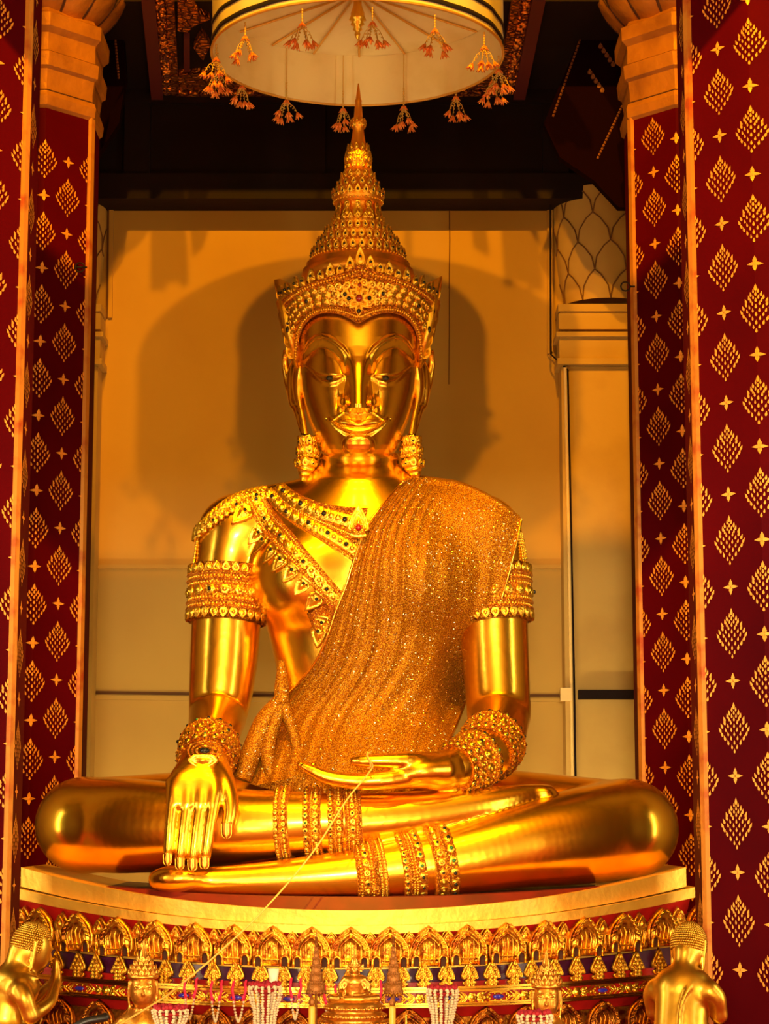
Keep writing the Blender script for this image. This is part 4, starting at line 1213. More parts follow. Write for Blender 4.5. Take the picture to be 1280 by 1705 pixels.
# baldric across the chest
mb = MB()
pr = [(0, -.02), (0, .008), (.04, .02), (.12, .02), (.14, .004), (.20, .004), (.21, .012), (.27, .012), (.28, .0), (.72, .0), (.73, .012), (.78, .012), (.80, .004), (.86, .004), (.88, .02), (.96, .02), (1, .006), (1, -.02)]
fr = patch(mb, [(404, 826), (416, 850), (430, 876), (452, 902), (482, 934), (516, 972), (548, 1012)], [(436, 820), (450, 842), (466, 864), (490, 892), (518, 926), (545, 958), (572, 988)], 50, pr)
for k in range(15):
    p, R, U0, nn = fr((k+.5)/15, .5); mb.rosette(p, R, U0, nn, .040, .026, 0, 8, gem=1 if k % 3 == 1 else None)
    for dv in (.36, .64): p, R, U0, nn = fr((k+1)/15.5, dv); mb.leaf(p, U0, R, nn, .03, .05, .02)
for v in (.17, .83):
    for k in range(64): mb.bead(fr((k+.5)/64, v)[0], .0095)
sash = mb.build('baldric', [M['ornament'], M['gem_dark'], M['gem_dark'], M['filigree_fine']], statue); sash['label'] = 'chased gold sash band crossing the chest'
for k, (px, py) in enumerate(((401, 858), (424, 892), (436, 909), (450, 924), (464, 938), (482, 955), (500, 976), (520, 1000), (532, 1040), (527, 1056))):
    mb = MB(); p, n = on_body(px+5, py-4, .012); 
    D = np.array([-.62, 0, -.78]) if k < 8 else np.array([-.2, 0, -1]); D = unit(D-n*np.dot(D, n)); R = unit(np.cross(D, n))
    sz = 1.3 if k == 0 else (1.0 if k < 7 else 1.1)
    mb.leaf(p-D*.05*sz, R, D, n, .105*sz, .155*sz, .022, shape=FLAME); mb.bead(p-D*.01+n*.025, .013, 1)
    mb.build('baldric_leaf', [M['ornament'], M['gem_dark']], statue)
mb = MB(); patch(mb, [(512, 1018), (524, 1045), (534, 1068)], [(556, 1000), (556, 1018), (548, 1050)], 10, [(0, -.01), (0, .02), (.2, .02), (.25, .005), (.75, .005), (.8, .02), (1, .02), (1, -.01)], 0)
mb.build('baldric_tail', M['filigree_fine'], statue)
# epaulette on the bare shoulder with a bead chain down the arm
mb = MB()
for k in range(14):
    t = k/13; px = 448-112*t; py = 812+58*t**1.7
    p, n = on_body(px, py+7, .012); D = unit(np.array([-1, 0, -.25-.9*t])); D = unit(D-n*np.dot(D, n)); R = np.cross(n, D)
    mb.leaf(p, R, D, n, .09, .12, .025, shape=FLAME); p2, n2 = on_body(px-2, py+15+t*6, .012); mb.rosette(p2, R, D, n2, .045*(1-.4*t), .024, 0, 6, gem=1 if k % 4 == 2 else None)
mb.build('epaulette', [M['ornament'], M['gem_dark']], statue)
def bead_chain(pts, r):
    p = np.array(pts)
    for it in range(6): p[1:-1] = (p[:-2]+2*p[1:-1]+p[2:])/4
    p = interp_poly(p, max(8, int(np.linalg.norm(np.diff(p, axis=0), axis=1).sum()/(r*1.7))))
    mb = MB(); mb.tube(list(p), r*.45, 5)
    for q in p: mb.bead(q, r)
    mb.build('bead_chain', M['ornament'], statue)
def arm_side(q, py, sx, frac):
    """point low on the outer flank of an upper arm"""
    L = limb_at(q, limb_t(q, py=py)); a = math.asin(frac)
    return L[:3]+np.array([sx*math.sin(a), -math.cos(a), 0])*(L[3]+.012)
bead_chain([arm_side(arm_r, 878+i*6, -1, .93) for i in range(11)], .012)
for j in range(3):
    bead_chain([arm_side(arm_l, 880+i*(5+j), 1, .97-.05*j) for i in range(11)], .010)

# ------------------------------------------------------------------ the sequinned robe
RF_ = Field(P(250, 1345, -.9)-np.array([0, .1, .05]), P(960, 770, .8)+np.array([0, .2, 0]), .04)
torso(RF_, .12)
chain_px(RF_, [(800, 890, .12, 66), (812, 930, .10, 62), (818, 1000, .08, 57)], .3, 20)
RF_.ell(P(598, 1330, .05), (rp(235, 1330, 0), .62, rp(120, 1330, 0)), .35)
rv, rq = RF_.nets(4)
bvh_robe = BVHTree.FromPolygons(rv.tolist(), rq.tolist())
NU, NV = 200, 230
topR = interp_poly([(672, 802), (684, 797), (700, 797), (735, 801), (765, 806), (800, 820), (835, 840), (867, 864)], NU)
botR = interp_poly([(394, 1296), (440, 1312), (500, 1318), (560, 1322), (620, 1322), (680, 1318), (715, 1290), (744, 1238)], NU)
lefR = interp_poly([(672, 802), (640, 838), (610, 880), (591, 930), (577, 975), (560, 1018), (546, 1060), (528, 1098), (500, 1135), (470, 1166), (446, 1195), (424, 1235), (405, 1270), (394, 1296)], NV)
rigR = interp_poly([(867, 864), (862, 890), (850, 940), (836, 990), (818, 1045), (800, 1100), (784, 1140), (770, 1180), (756, 1215), (744, 1238)], NV)
U_, V__ = np.meshgrid(np.linspace(0, 1, NU), np.linspace(0, 1, NV), indexing='ij')
def coons(k):
    T, B, L_, R_ = topR[:, k], botR[:, k], lefR[:, k], rigR[:, k]
    return ((1-V__)*T[:, None]+V__*B[:, None]+(1-U_)*L_[None, :]+U_*R_[None, :]
            -((1-U_)*(1-V__)*T[0]+U_*(1-V__)*T[-1]+(1-U_)*V__*B[0]+U_*V__*B[-1]))
RPX, RPY = coons(0), coons(1)
RY = np.full(RPX.shape, np.nan)
for i in range(0, NU):
    for j in range(0, NV):
        o = Vector((CX, CY, CZ)); p = P(RPX[i, j], RPY[i, j], 0.0)
        h, n, q, dist = bvh_robe.ray_cast(o, (Vector(p.tolist())-o).normalized())
        if h is not None and h.y < .5: RY[i, j] = h.y
# fill what missed from the neighbours, then let the cloth bridge the hollows
for it in range(200):
    m = np.isnan(RY)
    if not m.any(): break
    acc = np.zeros_like(RY); c = np.zeros_like(RY)
    for dx, dy in ((1, 0), (-1, 0), (0, 1), (0, -1)):
        r = np.roll(RY, (dx, dy), (0, 1)); ok = ~np.isnan(r)
        if dx == 1: ok[0] = False
        if dx == -1: ok[-1] = False
        if dy == 1: ok[:, 0] = False
        if dy == -1: ok[:, -1] = False
        acc += np.where(ok, r, 0); c += ok
    RY = np.where(m & (c > 0), acc/np.maximum(c, 1)+.012, RY)
base = RY.copy()
for it in range(60):
    q = np.pad(RY, 1, mode='edge'); RY = (q[1:-1, 1:-1]*2+q[:-2, 1:-1]+q[2:, 1:-1]+q[1:-1, :-2]+q[1:-1, 2:])/6
    RY = np.minimum(RY, base+.01)
# folds run down from the shoulder and fan out
uu = U_+.035*np.sin(V__*5+U_*3)+.02*np.sin(V__*11)
def ridge(x): return 1-np.abs(np.sin(pi*x))**.7
fold = .024*ridge(uu*17)*(1-sm(.30, .55, U_))*(sm(-.02, .15, V__)*.6+.4)+.010*ridge(uu*9+V__*1.2)*sm(.12, .3, U_)*(1-.55*sm(.5, .9, U_))*sm(.05, .4, V__)+.006*np.sin(uu*60+V__*6)*sm(.0, .3, V__)*(1-.5*U_)
fold += .035*ridge(U_*3.2+V__*7-.3)*sm(.80, .92, V__)*(1-sm(.15, .42, U_))           # gathers at the waist knot
off = .030+fold
GR = PV(RPX, RPY, RY-off)
back = []
for t in np.linspace(1, 0, 9)[:-1]:       # carried over the shoulder and down the back
    b = GR[:, 0].copy(); b[:, 1] += .62*t; b[:, 2] += .05*math.sin(pi*min(1, t*1.6))*1.0-.45*max(0, t-.35); back.append(b)
GRF = np.concatenate([np.stack(back, 1), GR], 1)
mb = MB(); mb.grid(GRF[:, ::-1])
# underside, so that the cloth has body
und = GRF+np.array([0, .012, 0]); mb.grid(und)
robe = mb.build('robe', M['robe'], statue); robe['label'] = 'sequinned gold cloth draped over one shoulder'
mb = MB(); e = [GR[-1, j]+np.array([.004, -.004, 0]) for j in range(0, NV, 4)]; mb.tube(e, .009, 6)
e = [GR[0, j]+np.array([-.004, -.006, 0]) for j in range(0, int(NV*.78), 4)]; mb.tube(e, .009, 6)
mb.build('robe_hem', M['gold_bright'], robe)
mb = MB()      # the knot and tails at the waist
k0 = P(468, 1172, -.38)
for pts, r in (([(468, 1100), (469, 1140), (468, 1172)], (5, 12, 13)), ([(468, 1172), (452, 1215), (445, 1260), (452, 1300)], (13, 12, 12, 9)), ([(470, 1172), (486, 1212), (500, 1262), (530, 1305)], (12, 9, 9, 8)), ([(466, 1165), (440, 1200), (420, 1250), (402, 1298)], (11, 16, 18, 16))):
    q = interp_poly([P(a, b, -.30-.0006*(b-1100)) for a, b in pts], 18); rr_ = np.interp(np.linspace(0, 1, 18), np.linspace(0, 1, len(r)), r)
    mb.tube(list(q), list(rr_*S(1200, -.3)), 12)
o = mb.build('waist_knot', M['robe'], robe)
# ------------------------------------------------------------------ pedestal: sagging tiers, bowed out in front
XL, XR = P(35, 1450, -.62)[0], P(1142, 1450, -.62)[0]
XM0, XH = (XL+XR)/2, (XR-XL)/2
YC, YE = -1.34, -.62
ped = empty('pedestal', (XM0, 0, 0), 'curved tiered red and gold lotus pedestal under the huge seated statue', 'pedestal')
def yfront(u): return YC+(YE-YC)*u*u
NPX = 65
def edge(yc, ye, out, wid):
    """front edge curve of one level: yc/ye the photo's heights at the middle and at the ends"""
    o = []
    for u in np.linspace(-1, 1, NPX):
        Y = yfront(u)-out
        o.append((XM0+u*(XH+wid), Y, P(598, yc+(ye-yc)*u*u, Y)[2]))
    return np.array(o)
def tier(name, mats, top, bot, mid=None, parent=ped, back=.46):
    """solid between two front edges, carried back to the wall side"""
    mb = MB()
    rows = [top]+(mid or [])+[bot]
    tb = top.copy(); tb[:, 1] = back; bb = bot.copy(); bb[:, 1] = back
    rows = [tb]+rows+[bb]
    G = np.array(rows); mb.grid(G)
    n = len(rows)
    for i, fl in ((0, 0), (NPX-1, 1)):
        v = G[:, i]; mb.add(v, [tuple(range(n)) if fl else tuple(range(n))[::-1]])
    mb.add(np.concatenate([G[0], G[-1]]), [(i, NPX+i, NPX+i+1, i+1) for i in range(NPX-1)])
    o = mb.build(name, mats, parent); return sharp(o, 30)
E = edge
o = tier('seat_lip', M['lip_red'], E(1494, 1464, -.10, -.10), E(1519, 1470, -.05, -.06)); o['label'] = 'red lacquer lip under the statue'
o = tier('gold_band', M['gold_leafing'], E(1516, 1444, .0, .0), E(1541, 1476, .0, .0)); o['label'] = 'upper plain gold leaf band'
o = tier('gold_band', M['gold_leafing'], E(1541.5, 1477, .05, .05), E(1555, 1494, .05, .05)); o['label'] = 'lower plain gold leaf band'
tier('red_cove', M['red_lacquer'], E(1555, 1495, .02, .02), E(1590, 1530, -.06, .0))
tier('lotus_bed', M['petal_dark'], E(1582, 1520, .02, .03), E(1612, 1568, -.06, -.04))
tier('petal_ledge', M['gold_leafing'], E(1611, 1567, .02, .02), E(1614, 1571, .02, .02))
tier('purple_band', M['purple_glass'], E(1613, 1570, -.10, -.08), E(1640, 1608, -.10, -.08))
tier('red_fillet', M['red_lacquer'], E(1637, 1606, -.06, -.04), E(1646, 1616, -.06, -.04))
CT = (1645, 1616)
for (a, b, out) in ((1645, 1649, .07), (1650, 1654, .05), (1672, 1675, .05), (1676, 1679, .065)):
    o = tier('gold_moulding', M['gold_bright'], E(a, a-29-(a-1645)*.06, out, out*.6), E(b, b-29-(b-1645)*.06, out, out*.6))
tier('gem_frieze', M['red_lacquer'], E(1653, 1624, .02, .02), E(1674, 1643, .02, .02))
tier('lower_red_cove', M['red_lacquer'], E(1678, 1647, -.03, .0), E(1700, 1668, -.08, -.04))
tier('plinth', M['petal_dark'], E(1696, 1664, -.02, .0), E(1790, 1760, .06, .04))
mb = MB()      # foot down to the floor
q = E(1790, 1760, .02, .02); G = np.array([q, q*np.array([1, 1, 0])+np.array([0, 0, .01])]); mb.grid(G)
mb.box((XL, -.5, .01), (XR, .46, .5)); sharp(mb.build('foot', M['red_lacquer'], ped))

mb = MB(); mb.box((-1.8, .45, .01), (1.8, 1.1, z_seat)); mb.build('rear_block', M['red_lacquer'], ped, smooth=False)
def u_of(px):
    """u where the front of the pedestal shows at this pixel column"""
    us = np.linspace(-1.05, 1.05, 841); x = XM0+us*XH; Y = yfront(us)
    q = PX(np.stack([x, Y, np.full_like(x, 1.2)], -1))[0]
    return float(np.interp(px, q, us))
def frame(u):
    Y = yfront(u); d = unit(np.array([XH, 2*(YE-YC)*u, 0])); n = np.array([d[1], -d[0], 0]); return XM0+u*XH, Y, d, n if n[1] < 0 else -n
def bay(u): return u*u
def petal_mesh(w, h, big):
    """upright lotus petal in local axes x (width), z (up), -y (relief)"""
    mb = MB()
    o = np.zeros(3)
    out = [(-.46, 0), (-.50, .2), (-.50, .42), (-.45, .58), (-.36, .72), (-.22, .85), (-.08, .95), (0, 1.0), (.08, .95), (.22, .85), (.36, .72), (.45, .58), (.5, .42), (.5, .2), (.46, 0), (0, 0)]
    mb.leaf(o, X3, Z3, -Y3, w, h, .030 if big else .018, 0, curl=-.06, shape=out, rings=((1, 0), (.95, 1.0), (.86, .9), (.80, .35), (.66, .25), (.60, .9), (.52, .85), (.46, .2), (.2, .5)))
    k = 5 if big else 4
    for i in range(k):          # fluting
        x = (i-(k-1)/2)*w*.13
        mb.tube([(x, -.012, .02), (x, -.035, h*(.52-.5*abs(x/w))), (x, -.012, h*.62)], [w*.03, w*.035, w*.01], 6)
    if big:                     # feathered scales up both sides
        for sx in (-1, 1):
            for i in range(5):
                t = i/4; a = np.array([sx*w*(.40-.27*t**1.5), -.03, h*(.40+.42*t)])
                mb.leaf(a, unit([1, 0, -sx*.3]), unit([-sx*.5, 0, 1]), -Y3, w*.15, h*.17, .016)
        for sx in (-1, 1):      # arched niche at each petal foot, hollow's shade painted as a dark face
            c = np.array([sx*w*.33, -.045, h*.02]); r = w*.095; hh = h*.24
            arc = [c+np.array([-r, 0, 0]), c+np.array([-r, 0, hh*.6])]+[c+np.array([-r*math.cos(a), 0, hh*.6+r*1.2*math.sin(a)]) for a in np.linspace(.25, pi-.25, 7)]+[c+np.array([r, 0, hh*.6]), c+np.array([r, 0, 0])]
            mb.tube(arc, w*.04, 6)
            v = [p+np.array([0, .004, 0]) for p in arc]; mb.add(v, [tuple(range(len(v)))[::-1]], 1)
            v2 = [p+np.array([0, .03, 0]) for p in arc]
    else:
        mb.leaf(np.array([0, -.02, h*.50]), X3, Z3, -Y3, w*.55, h*.42, .02)
    return mb.mesh('lotus_petal', [M['petal'], M['capital_dark']])
BIGW, BIGH = .250, .245
me_big = petal_mesh(BIGW, BIGH, True); me_small = petal_mesh(.135, .235, False)
def put(name, me, u, yc, ye, out, sc=1.0, tilt=0.0, label=None):
    x, Y, d, n = frame(u); p = np.array([x, Y, 0])+n*out
    p[2] = P(598, yc+(ye-yc)*bay(u), p[1])[2]
    o = bpy.data.objects.new(name, me); COL.objects.link(o); o.parent = ped
    R = np.stack([d, -n, Z3], 1)
    o.matrix_basis = Matrix.Translation(Vector(p.tolist())-ped.location) @ Matrix(R.tolist()).to_4x4() @ Matrix.Rotation(tilt, 4, 'X') @ Matrix.Diagonal((sc, sc, sc, 1))
    if label: o['label'] = label
    return o
k = 0
pxs = [14.5+63.3*i for i in range(19)]
for i, px in enumerate(pxs):
    if -12 < px < 1180: put('lotus_petal', me_big, u_of(px), 1611, 1567, .055, tilt=.06)
for i in range(18):
    put('lotus_petal', me_small, u_of(14.5+63.3*(i+.5)), 1611, 1567, .025, tilt=.04)
# upturned carved tips at the two front corners
for sx in (-1, 1):
    mb = MB(); u = sx*1.0; x, Y, d, n = frame(u)
    z = P(598, 1568, Y)[2]; b = np.array([XM0+sx*(XH+.01), Y-.02, z])
    for j in range(3):
        mb.leaf(b+np.array([sx*.03*j, -.05*j, .03*j]), unit([sx*.5, -1, 0])*1.0, unit([sx*.35, -.05, 1]), unit([-sx*.3, -1, .1]), .22-.03*j, .30-.05*j, .03, shape=FLAME)
    mb.build('corner_finial', M['petal'], ped)
# flame leaves standing along the purple band
FLAME2 = [(-.24, 0), (-.38, .06), (-.42, .13), (-.24, .21), (-.46, .29), (-.5, .40), (-.42, .54), (-.30, .68), (-.16, .84), (0, 1.0), (.16, .84), (.30, .68), (.42, .54), (.5, .40), (.46, .29), (.24, .21), (.42, .13), (.38, .06), (.24, 0), (0, 0)]
def leafo():
    mb = MB(); w, h = .112, .168
    mb.leaf(np.zeros(3), X3, Z3, -Y3, w, h, .018, shape=FLAME2)
    for row, (n_, z, s_) in enumerate(((2, .02, .9), (2, .16, .8), (4, .28, .85), (3, .42, .85), (2, .56, .85), (1, .70, 1))):
        for i in range(n_):
            x = (i-(n_-1)/2)*w*.23
            mb.leaf(np.array([x, -.022, h*z]), unit([1, 0, -x*3]), unit([x*3, 0, 1]), -Y3, w*.20*s_, h*.20*s_, .012)
    return mb.mesh('flame_leaf', [M['leaf_gold']])
me_leaf = leafo()
lx = [75, 107, 142, 171, 209, 248, 284, 320, 361, 398, 438, 474, 512, 549, 587, 625, 666, 703, 739, 777, 813, 849, 878, 915, 951, 986, 1021, 1048, 1085, 1125]
for px in lx: put('flame_leaf', me_leaf, u_of(px), 1645.5, 1616, .05, tilt=.03)
# gem frieze: lozenges with blue stones between floral panels
def lozenge():
    mb = MB()
    for k_, (w, h) in enumerate(((.115, .036), (.085, .026))):
        pts = [(-w, 0), (-w*.6, h), (w*.6, h), (w, 0), (w*.6, -h), (-w*.6, -h), (-w, 0)]
        mb.tube([np.array([x, -.008, z]) for x, z in pts], .0065, 5)
    mb.bead((0, -.012, 0), .017, 1, 10, 6, sc=(2.2, .6, .8))
    for i in range(10):
        a = 2*pi*i/10; mb.bead((.066*math.cos(a), -.008, .020*math.sin(a)), .008)
    return mb.mesh('gem_lozenge', [M['ornament'], M['gem_blue']])
def floral():
    mb = MB()
    mb.rosette(np.array([0, -.004, 0]), X3, Z3, -Y3, .036, .014, 0, 6)
    for sx in (-1, 1):
        for sz in (-1, 1):
            mb.leaf(np.array([sx*.03, -.004, sz*.006]), unit([-sz*.4, 0, 1]), unit([sx, 0, sz*.55]), -Y3, .03, .055, .010)
        mb.leaf(np.array([sx*.035, -.004, 0]), Z3, sx*X3, -Y3, .03, .06, .012); mb.bead((sx*.10, -.006, 0), .012)
    return mb.mesh('floral_panel', [M['ornament']])
ml, mf = lozenge(), floral()
gx = [-30+85.5*i for i in range(15)]
for i, px in enumerate(gx):
    if 30 < px < 1150: put('gem_lozenge', ml, u_of(px), 1664, 1634, .028)
    if 30 < px+43 < 1150: put('floral_panel', mf, u_of(px+43), 1664, 1634, .028)
# lower row of old lotus petals, running out of the bottom of the picture
me_low = petal_mesh(.24, .21, True).copy(); me_low.materials[0] = M['petal_dark']
for i in range(18):
    put('lower_lotus_petal', me_low, u_of(46+63.3*i), 1738, 1706, .03, tilt=.05)

# ------------------------------------------------------------------ parasol hanging over the spire
rim = P(595, 92, 0.0); UR = 242.5*S(92, 0)
par = empty('ceremonial_parasol', (rim[0], 0, rim[2]), 'round cream cloth parasol hung with orange flower tassels above the spire', 'parasol')
ux, uz = rim[0], rim[2]
HT = .385
mb = MB(); n = 96
def wav(a, z): return UR*(1+.004*math.sin(9*a+z*5)+.003*math.sin(23*a))
ang = np.linspace(0, 2*pi, n, endpoint=False)
G = np.array([[(ux+wav(a, z)*math.cos(a), wav(a, z)*math.sin(a), uz+z) for z in np.linspace(0, HT+.12, 8)] for a in ang])
mb.grid(G, 0, cu=True)
G2 = np.array([[(ux+(wav(a, z)-.012)*math.cos(a), (wav(a, z)-.012)*math.sin(a), uz+z) for z in np.linspace(HT+.12, 0, 8)] for a in ang]); mb.grid(G2, 0, cu=True)
mb.add(np.concatenate([G[:, 0], G2[:, -1]]), [(i, n+i, n+(i+1) % n, (i+1) % n) for i in range(n)])
o = mb.build('valance', M['canopy'], par); o['label'] = 'cream cloth valance'
mb = MB(); G = np.array([[(ux+(UR-.012)*t*math.cos(a), (UR-.012)*t*math.sin(a), uz+HT+.10*(1-t)) for t in (1, .75, .5, .25, .04)] for a in ang]); mb.grid(G, 0, cu=True)
G = np.array([[(ux+(UR+.01)*t*math.cos(a), (UR+.01)*t*math.sin(a), uz+HT+.12+.16*(1-t)) for t in (.03, .5, 1)] for a in ang]); mb.grid(G, 0, cu=True)
mb.build('canopy', M['canopy'], par)
for z0, z1 in ((.028, .062), (.145, .175)):
    mb = MB(); G = np.array([[(ux+(wav(a, z)+o_)*math.cos(a), (wav(a, z)+o_)*math.sin(a), uz+z) for z, o_ in ((z0, .002), (z0, .008), (z1, .008), (z1, .002))] for a in ang]); mb.grid(G, 0, cu=True)
    mb.build('black_braid', M['black_braid'], par)
mb = MB(); mb.tube([(ux+UR*math.cos(a), UR*math.sin(a), uz-.004) for a in np.linspace(0, 2*pi, 73)], .010, 6, cap=False); mb.build('rim_wire', M['rib'], par)
for k in range(18):
    a = 2*pi*(k+.5)/18; mb = MB(); d = np.array([math.cos(a), math.sin(a), 0])
    mb.tube([np.array([ux, 0, uz+HT+.075])+d*.06, np.array([ux, 0, uz+HT-.012])+d*(UR-.03)], .0085, 6)
    mb.build('rib', M['rib'], par)
mb = MB(); mb.lathe([(.0, -.20), (.012, -.185), (.022, -.16), (.016, -.14), (.034, -.125), (.026, -.10), (.05, -.085), (.04, -.06), (.062, -.05), (.05, -.02), (.05, 0), (.03, .06), (.03, .2)], (ux, 0, uz+HT-.07), 20); mb.build('hub_pendant', M['ornament'], par)
for a in (-.62, -.50, -.92): 
    pass
for da in (-.10, -.03, .18):
    a = -pi/2+da; mb = MB(); c = np.array([ux+(UR+.014)*math.cos(a), (UR+.014)*math.sin(a), uz+.05]); t_ = np.array([-math.sin(a), math.cos(a), 0])
    mb.box(c-np.array([.05, .006, .018]), c+np.array([.05, .006, .018])); mb.build('gold_clasp', M['gold_bright'], par)
mb = MB(); mb.tube([(ux, 0, uz+HT+.25), (ux, 0, 9.6)], .02, 8); mb.box((ux-.1, -.1, 9.58), (ux+.1, .1, 9.66)); mb.build('hanging_rod', M['iron'], par)
def tassel(px, py, Y, thread_top=None, sz=1.0, seed=0):
    """flower tassel; (px,py) is the top of its little cap"""
    r_ = random.Random(seed); t = empty('flower_tassel', (0, 0, 0)); t.parent = par
    c = P(px, py, Y); t.location = Vector(c.tolist())-par.location
    mb = MB(); mb.tube([c+np.array([0, 0, .10 if thread_top is None else thread_top]), c], .0035, 5)
    for i in range(5 if thread_top is None else 7): mb.bead(c+np.array([0, 0, .012+.02*i]), .008)
    mb.build('thread', M['thread'], t)
    mb = MB()
    for k in range(6):
        a = 2*pi*k/6; d = np.array([math.cos(a), math.sin(a), 0]); mb.leaf(c, np.array([-d[1], d[0], 0]), unit(d*.75-Z3), d, .030*sz, .050*sz, .006)
    mb.build('cap', M['tassel'], t)
    mb = MB(); mt = MB()
    for k in range(6):
        a = 2*pi*k/6+r_.uniform(-.3, .3); rr = r_.uniform(.045, .085)*sz; L = r_.uniform(.10, .15)*sz
        e = c+np.array([math.cos(a)*rr, math.sin(a)*rr, -L])
        mt.tube([c-Z3*.02, (c+e)/2+np.array([math.cos(a), math.sin(a), 0])*.01, e], .003, 5)
        for b in range(4): mt.bead(c-Z3*.02+(e-c+Z3*.02)*(b+1)/5, .006)
        for j in range(6):
            b = 2*pi*j/6; d = np.array([math.cos(b), math.sin(b), 0]); ax_ = unit(np.array([math.cos(a)*.5, math.sin(a)*.5, -1]))
            mb.leaf(e, np.array([-d[1], d[0], 0]), unit(ax_+d*.55), d, .022*sz, .058*sz, .006)
    mt.build('stem', M['thread'], t); mb.build('blossom', M['tassel'], t)
for i, (px, py, Y, th) in enumerate(((503, 38, -.96, None), (620, 36, -1.0, None), (724, 48, -.88, None), (806, 76, -.52, None), (408, 60, -.66, None), (360, 96, -.22, None), (830, 115, .15, None),
                                  (403, 142, .60, .38), (477, 166, .86, .42), (571, 180, .97, .42), (672, 176, .95, .42), (759, 160, .76, .42), (820, 134, .40, .30), (362, 118, .12, .1))):
    tassel(px, py, Y, th, 1.0, i)

# ------------------------------------------------------------------ sacred cord held at the thumb
pts = [(617, 1252, -.93), (612, 1258, -1.13), (617, 1268, -1.165), (620, 1277, -1.13), (606, 1297, -1.22), (575, 1335, -1.3), (520, 1420, -1.45), (440, 1514, -1.65), (360, 1590, -1.9), (300, 1640, -2.15), (268, 1664, -2.45), (190, 1712, -2.8), (120, 1760, -3.0)]
q = interp_poly([P(*p) for p in pts], 120); mb = MB(); mb.tube(list(q), .0055, 6)
c = P(614, 1266, -1.03); R_ = rp(12.5, 1267, -1.03)
mb.tube([c+np.array([.012*math.sin(a*2), R_*math.cos(a), R_*math.sin(a)]) for a in np.linspace(0, 4*pi, 49)], .0055, 6)
cord = mb.build('sacred_cord', M['cord'], origin=P(617, 1268, -1.16)); tag(cord, 'thin yellow cord looped on the statue\'s thumb and running down to the altar', 'cord')
# ------------------------------------------------------------------ the altar in front and what stands on it
ZT = .12
alt = empty('altar_table', (0, -2.45, 0), 'long low altar table under red cloth in front of the pedestal, at the bottom edge', 'table')
mb = MB(); mb.box((-1.93, -3.15, ZT-.06), (1.93, -1.74, ZT)); mb.build('tabletop', M['red_lacquer'], alt, smooth=False)
for x in (-1.85, 1.85):
    for y in (-3.05, -1.82): mb = MB(); mb.box((x-.05, y-.05, 0), (x+.05, y+.05, ZT-.06)); mb.build('leg', M['red_lacquer'], alt, smooth=False)
mb = MB(); n = 160
G = np.array([[(-1.95+3.90*i/(n-1), -3.17-.02*math.sin(i*.7)*(1-k/3), .05+(ZT-.04-.05)*k/3) for k in range(4)] for i in range(n)]); mb.grid(G); mb.build('cloth_skirt', M['cloth_red'], alt)

